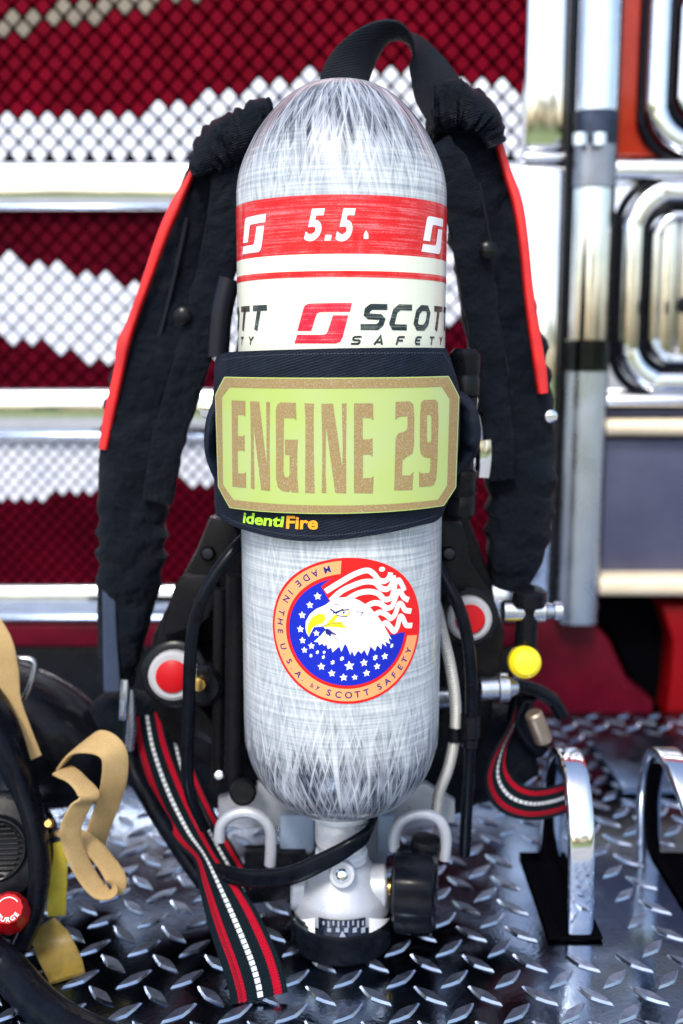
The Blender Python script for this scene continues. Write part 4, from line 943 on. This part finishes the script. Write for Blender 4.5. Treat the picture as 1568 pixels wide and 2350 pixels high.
lb = bezel(1428, 420, 896, .36, 0, 'lower rounded lamp bezel, partly cut off')
bm = B(); c_ = P(1566, 700, GY - .05); lathe(bm, [(.009, 0), (.011, .004), (.011, .010), (0, .011)], o=c_, axis=(0, -1, 0), ns=24); build('aiming_screw', bm, BLACKPLASTIC, lb)
# lower right cavity
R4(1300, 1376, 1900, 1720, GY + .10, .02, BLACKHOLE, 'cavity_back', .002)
bm = B(); slab(bm, [(1520, 1392), (1900, 1392), (1900, 1640), (1530, 1640), (1540, 1560), (1545, 1470)], GY - .02, .06, .004); build('red_valance', bm, mat('crimson_paint', (.20, .001, .003), .4, spec=.15), eng)
bm = B(); slab(bm, [(1200, 1400), (1330, 1390), (1400, 1470), (1440, 1560), (1500, 1610), (1500, 1668), (1200, 1668)], GY - .03, .05, .006); build('red_step', bm, DARKRED, eng)
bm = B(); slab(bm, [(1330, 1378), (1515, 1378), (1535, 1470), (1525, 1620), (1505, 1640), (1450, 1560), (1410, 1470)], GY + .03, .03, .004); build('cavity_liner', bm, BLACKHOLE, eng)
# rear low step of plate on the right
bm = B(); a = F(1385, 1760); box(bm, (a.x, .30, .0035), (1.29, .475, .012), .003, 2)
build('plate_step', bm, grubby('blue_plate', (.06, .09, .16), (.14, .18, .26), 14, rough=.35, metal=1), eng)
# body mass above and beyond the frame
R4(-331, -700, 1900, -124, GY + .0, .08, REDPAINT, 'upper_bodywork', .004)
bm = B(); box(bm, (-1.1, GY + .125, .0), (1.4, GY + .6, 1.7), .01); build('engine_body', bm, REDPAINT, eng)

# ground far below, seen only in reflections
def groundmat():
    m = mat('concrete_apron', (.36, .36, .34), .85); n = N(m); o = n.obj(); yy_ = n.sep(o)[1]
    c = n.mix(n.ramp(n.noise(o, .6, 6, .6), [(.35, 0.), (.7, 1.)]), (.30, .30, .29), (.44, .44, .42))
    g = n.mix(n.noise(o, 2.5, 5), (.10, .16, .02), (.20, .26, .04)); n.col(n.mix(n.math('LESS_THAN', yy_, -9.), c, g)); return m
bm = B(); bmesh.ops.create_grid(bm, x_segments=1, y_segments=1, size=300, matrix=Matrix.Translation((0, 0, -.55))); build('ground', bm, groundmat(), None, smooth=False, kind='structure')

bm = B(); rnd = random.Random(9)
for i in range(2600):
    x = rnd.uniform(-70, 70); hmax = 4.2 + 2.2 * math.sin(x * .21) + 1.6 * math.sin(x * .53 + 1); z = -.5 + rnd.random() ** .8 * hmax
    r_ = rnd.uniform(.35, .9); d_ = Vector((rnd.uniform(-1, 1), rnd.uniform(-1, 1), rnd.uniform(-1, 1))).normalized(); e_ = d_.orthogonal().normalized(); f_ = d_.cross(e_)
    c_ = Vector((x, -46 + rnd.uniform(-2.5, 2.5), z)); bm.faces.new([bm.verts.new(c_ + e_ * r_ * math.cos(t) + f_ * r_ * .6 * math.sin(t)) for t in (0, 1.5, 3, 4.5)])
build('tree_line', bm, grubby('foliage', (.03, .05, .02), (.07, .10, .03), 1, rough=.7), None, smooth=False, kind='stuff', label='distant line of trees mirrored in the chrome')
# ================================================================== LIGHT
w = bpy.data.worlds.new("World"); scene.world = w; w.use_nodes = True; nt = w.node_tree
sky = nt.nodes.new('ShaderNodeTexSky'); sky.sky_type = 'NISHITA'; sky.sun_disc = False
EL, AZ = R(50), R(196)                # sun behind the camera, a little to the left/right
sky.sun_elevation = EL; sky.sun_rotation = AZ; sky.air_density = 1.2; sky.dust_density = 2.5
nt.links.new(sky.outputs[0], nt.nodes['Background'].inputs[0]); nt.nodes['Background'].inputs[1].default_value = .15
sd = bpy.data.lights.new('sun', 'SUN'); sd.energy = 1.5; sd.angle = R(12); sd.color = (1, .96, .9)
so = bpy.data.objects.new('sun', sd); C.objects.link(so)
dirv = Vector((math.sin(AZ) * math.cos(EL), math.cos(AZ) * math.cos(EL), math.sin(EL)))
so.rotation_euler = dirv.to_track_quat('Z', 'Y').to_euler(); so.location = (0, -2, 4)
vs_ = scene.view_settings; vs_.view_transform = 'Standard'; vs_.look = 'None'; vs_.gamma = 1; vs_.exposure = .88; vs_.use_curve_mapping = False
scene.render.engine = 'CYCLES'; scene.cycles.max_bounces = 8; scene.cycles.use_denoising = True
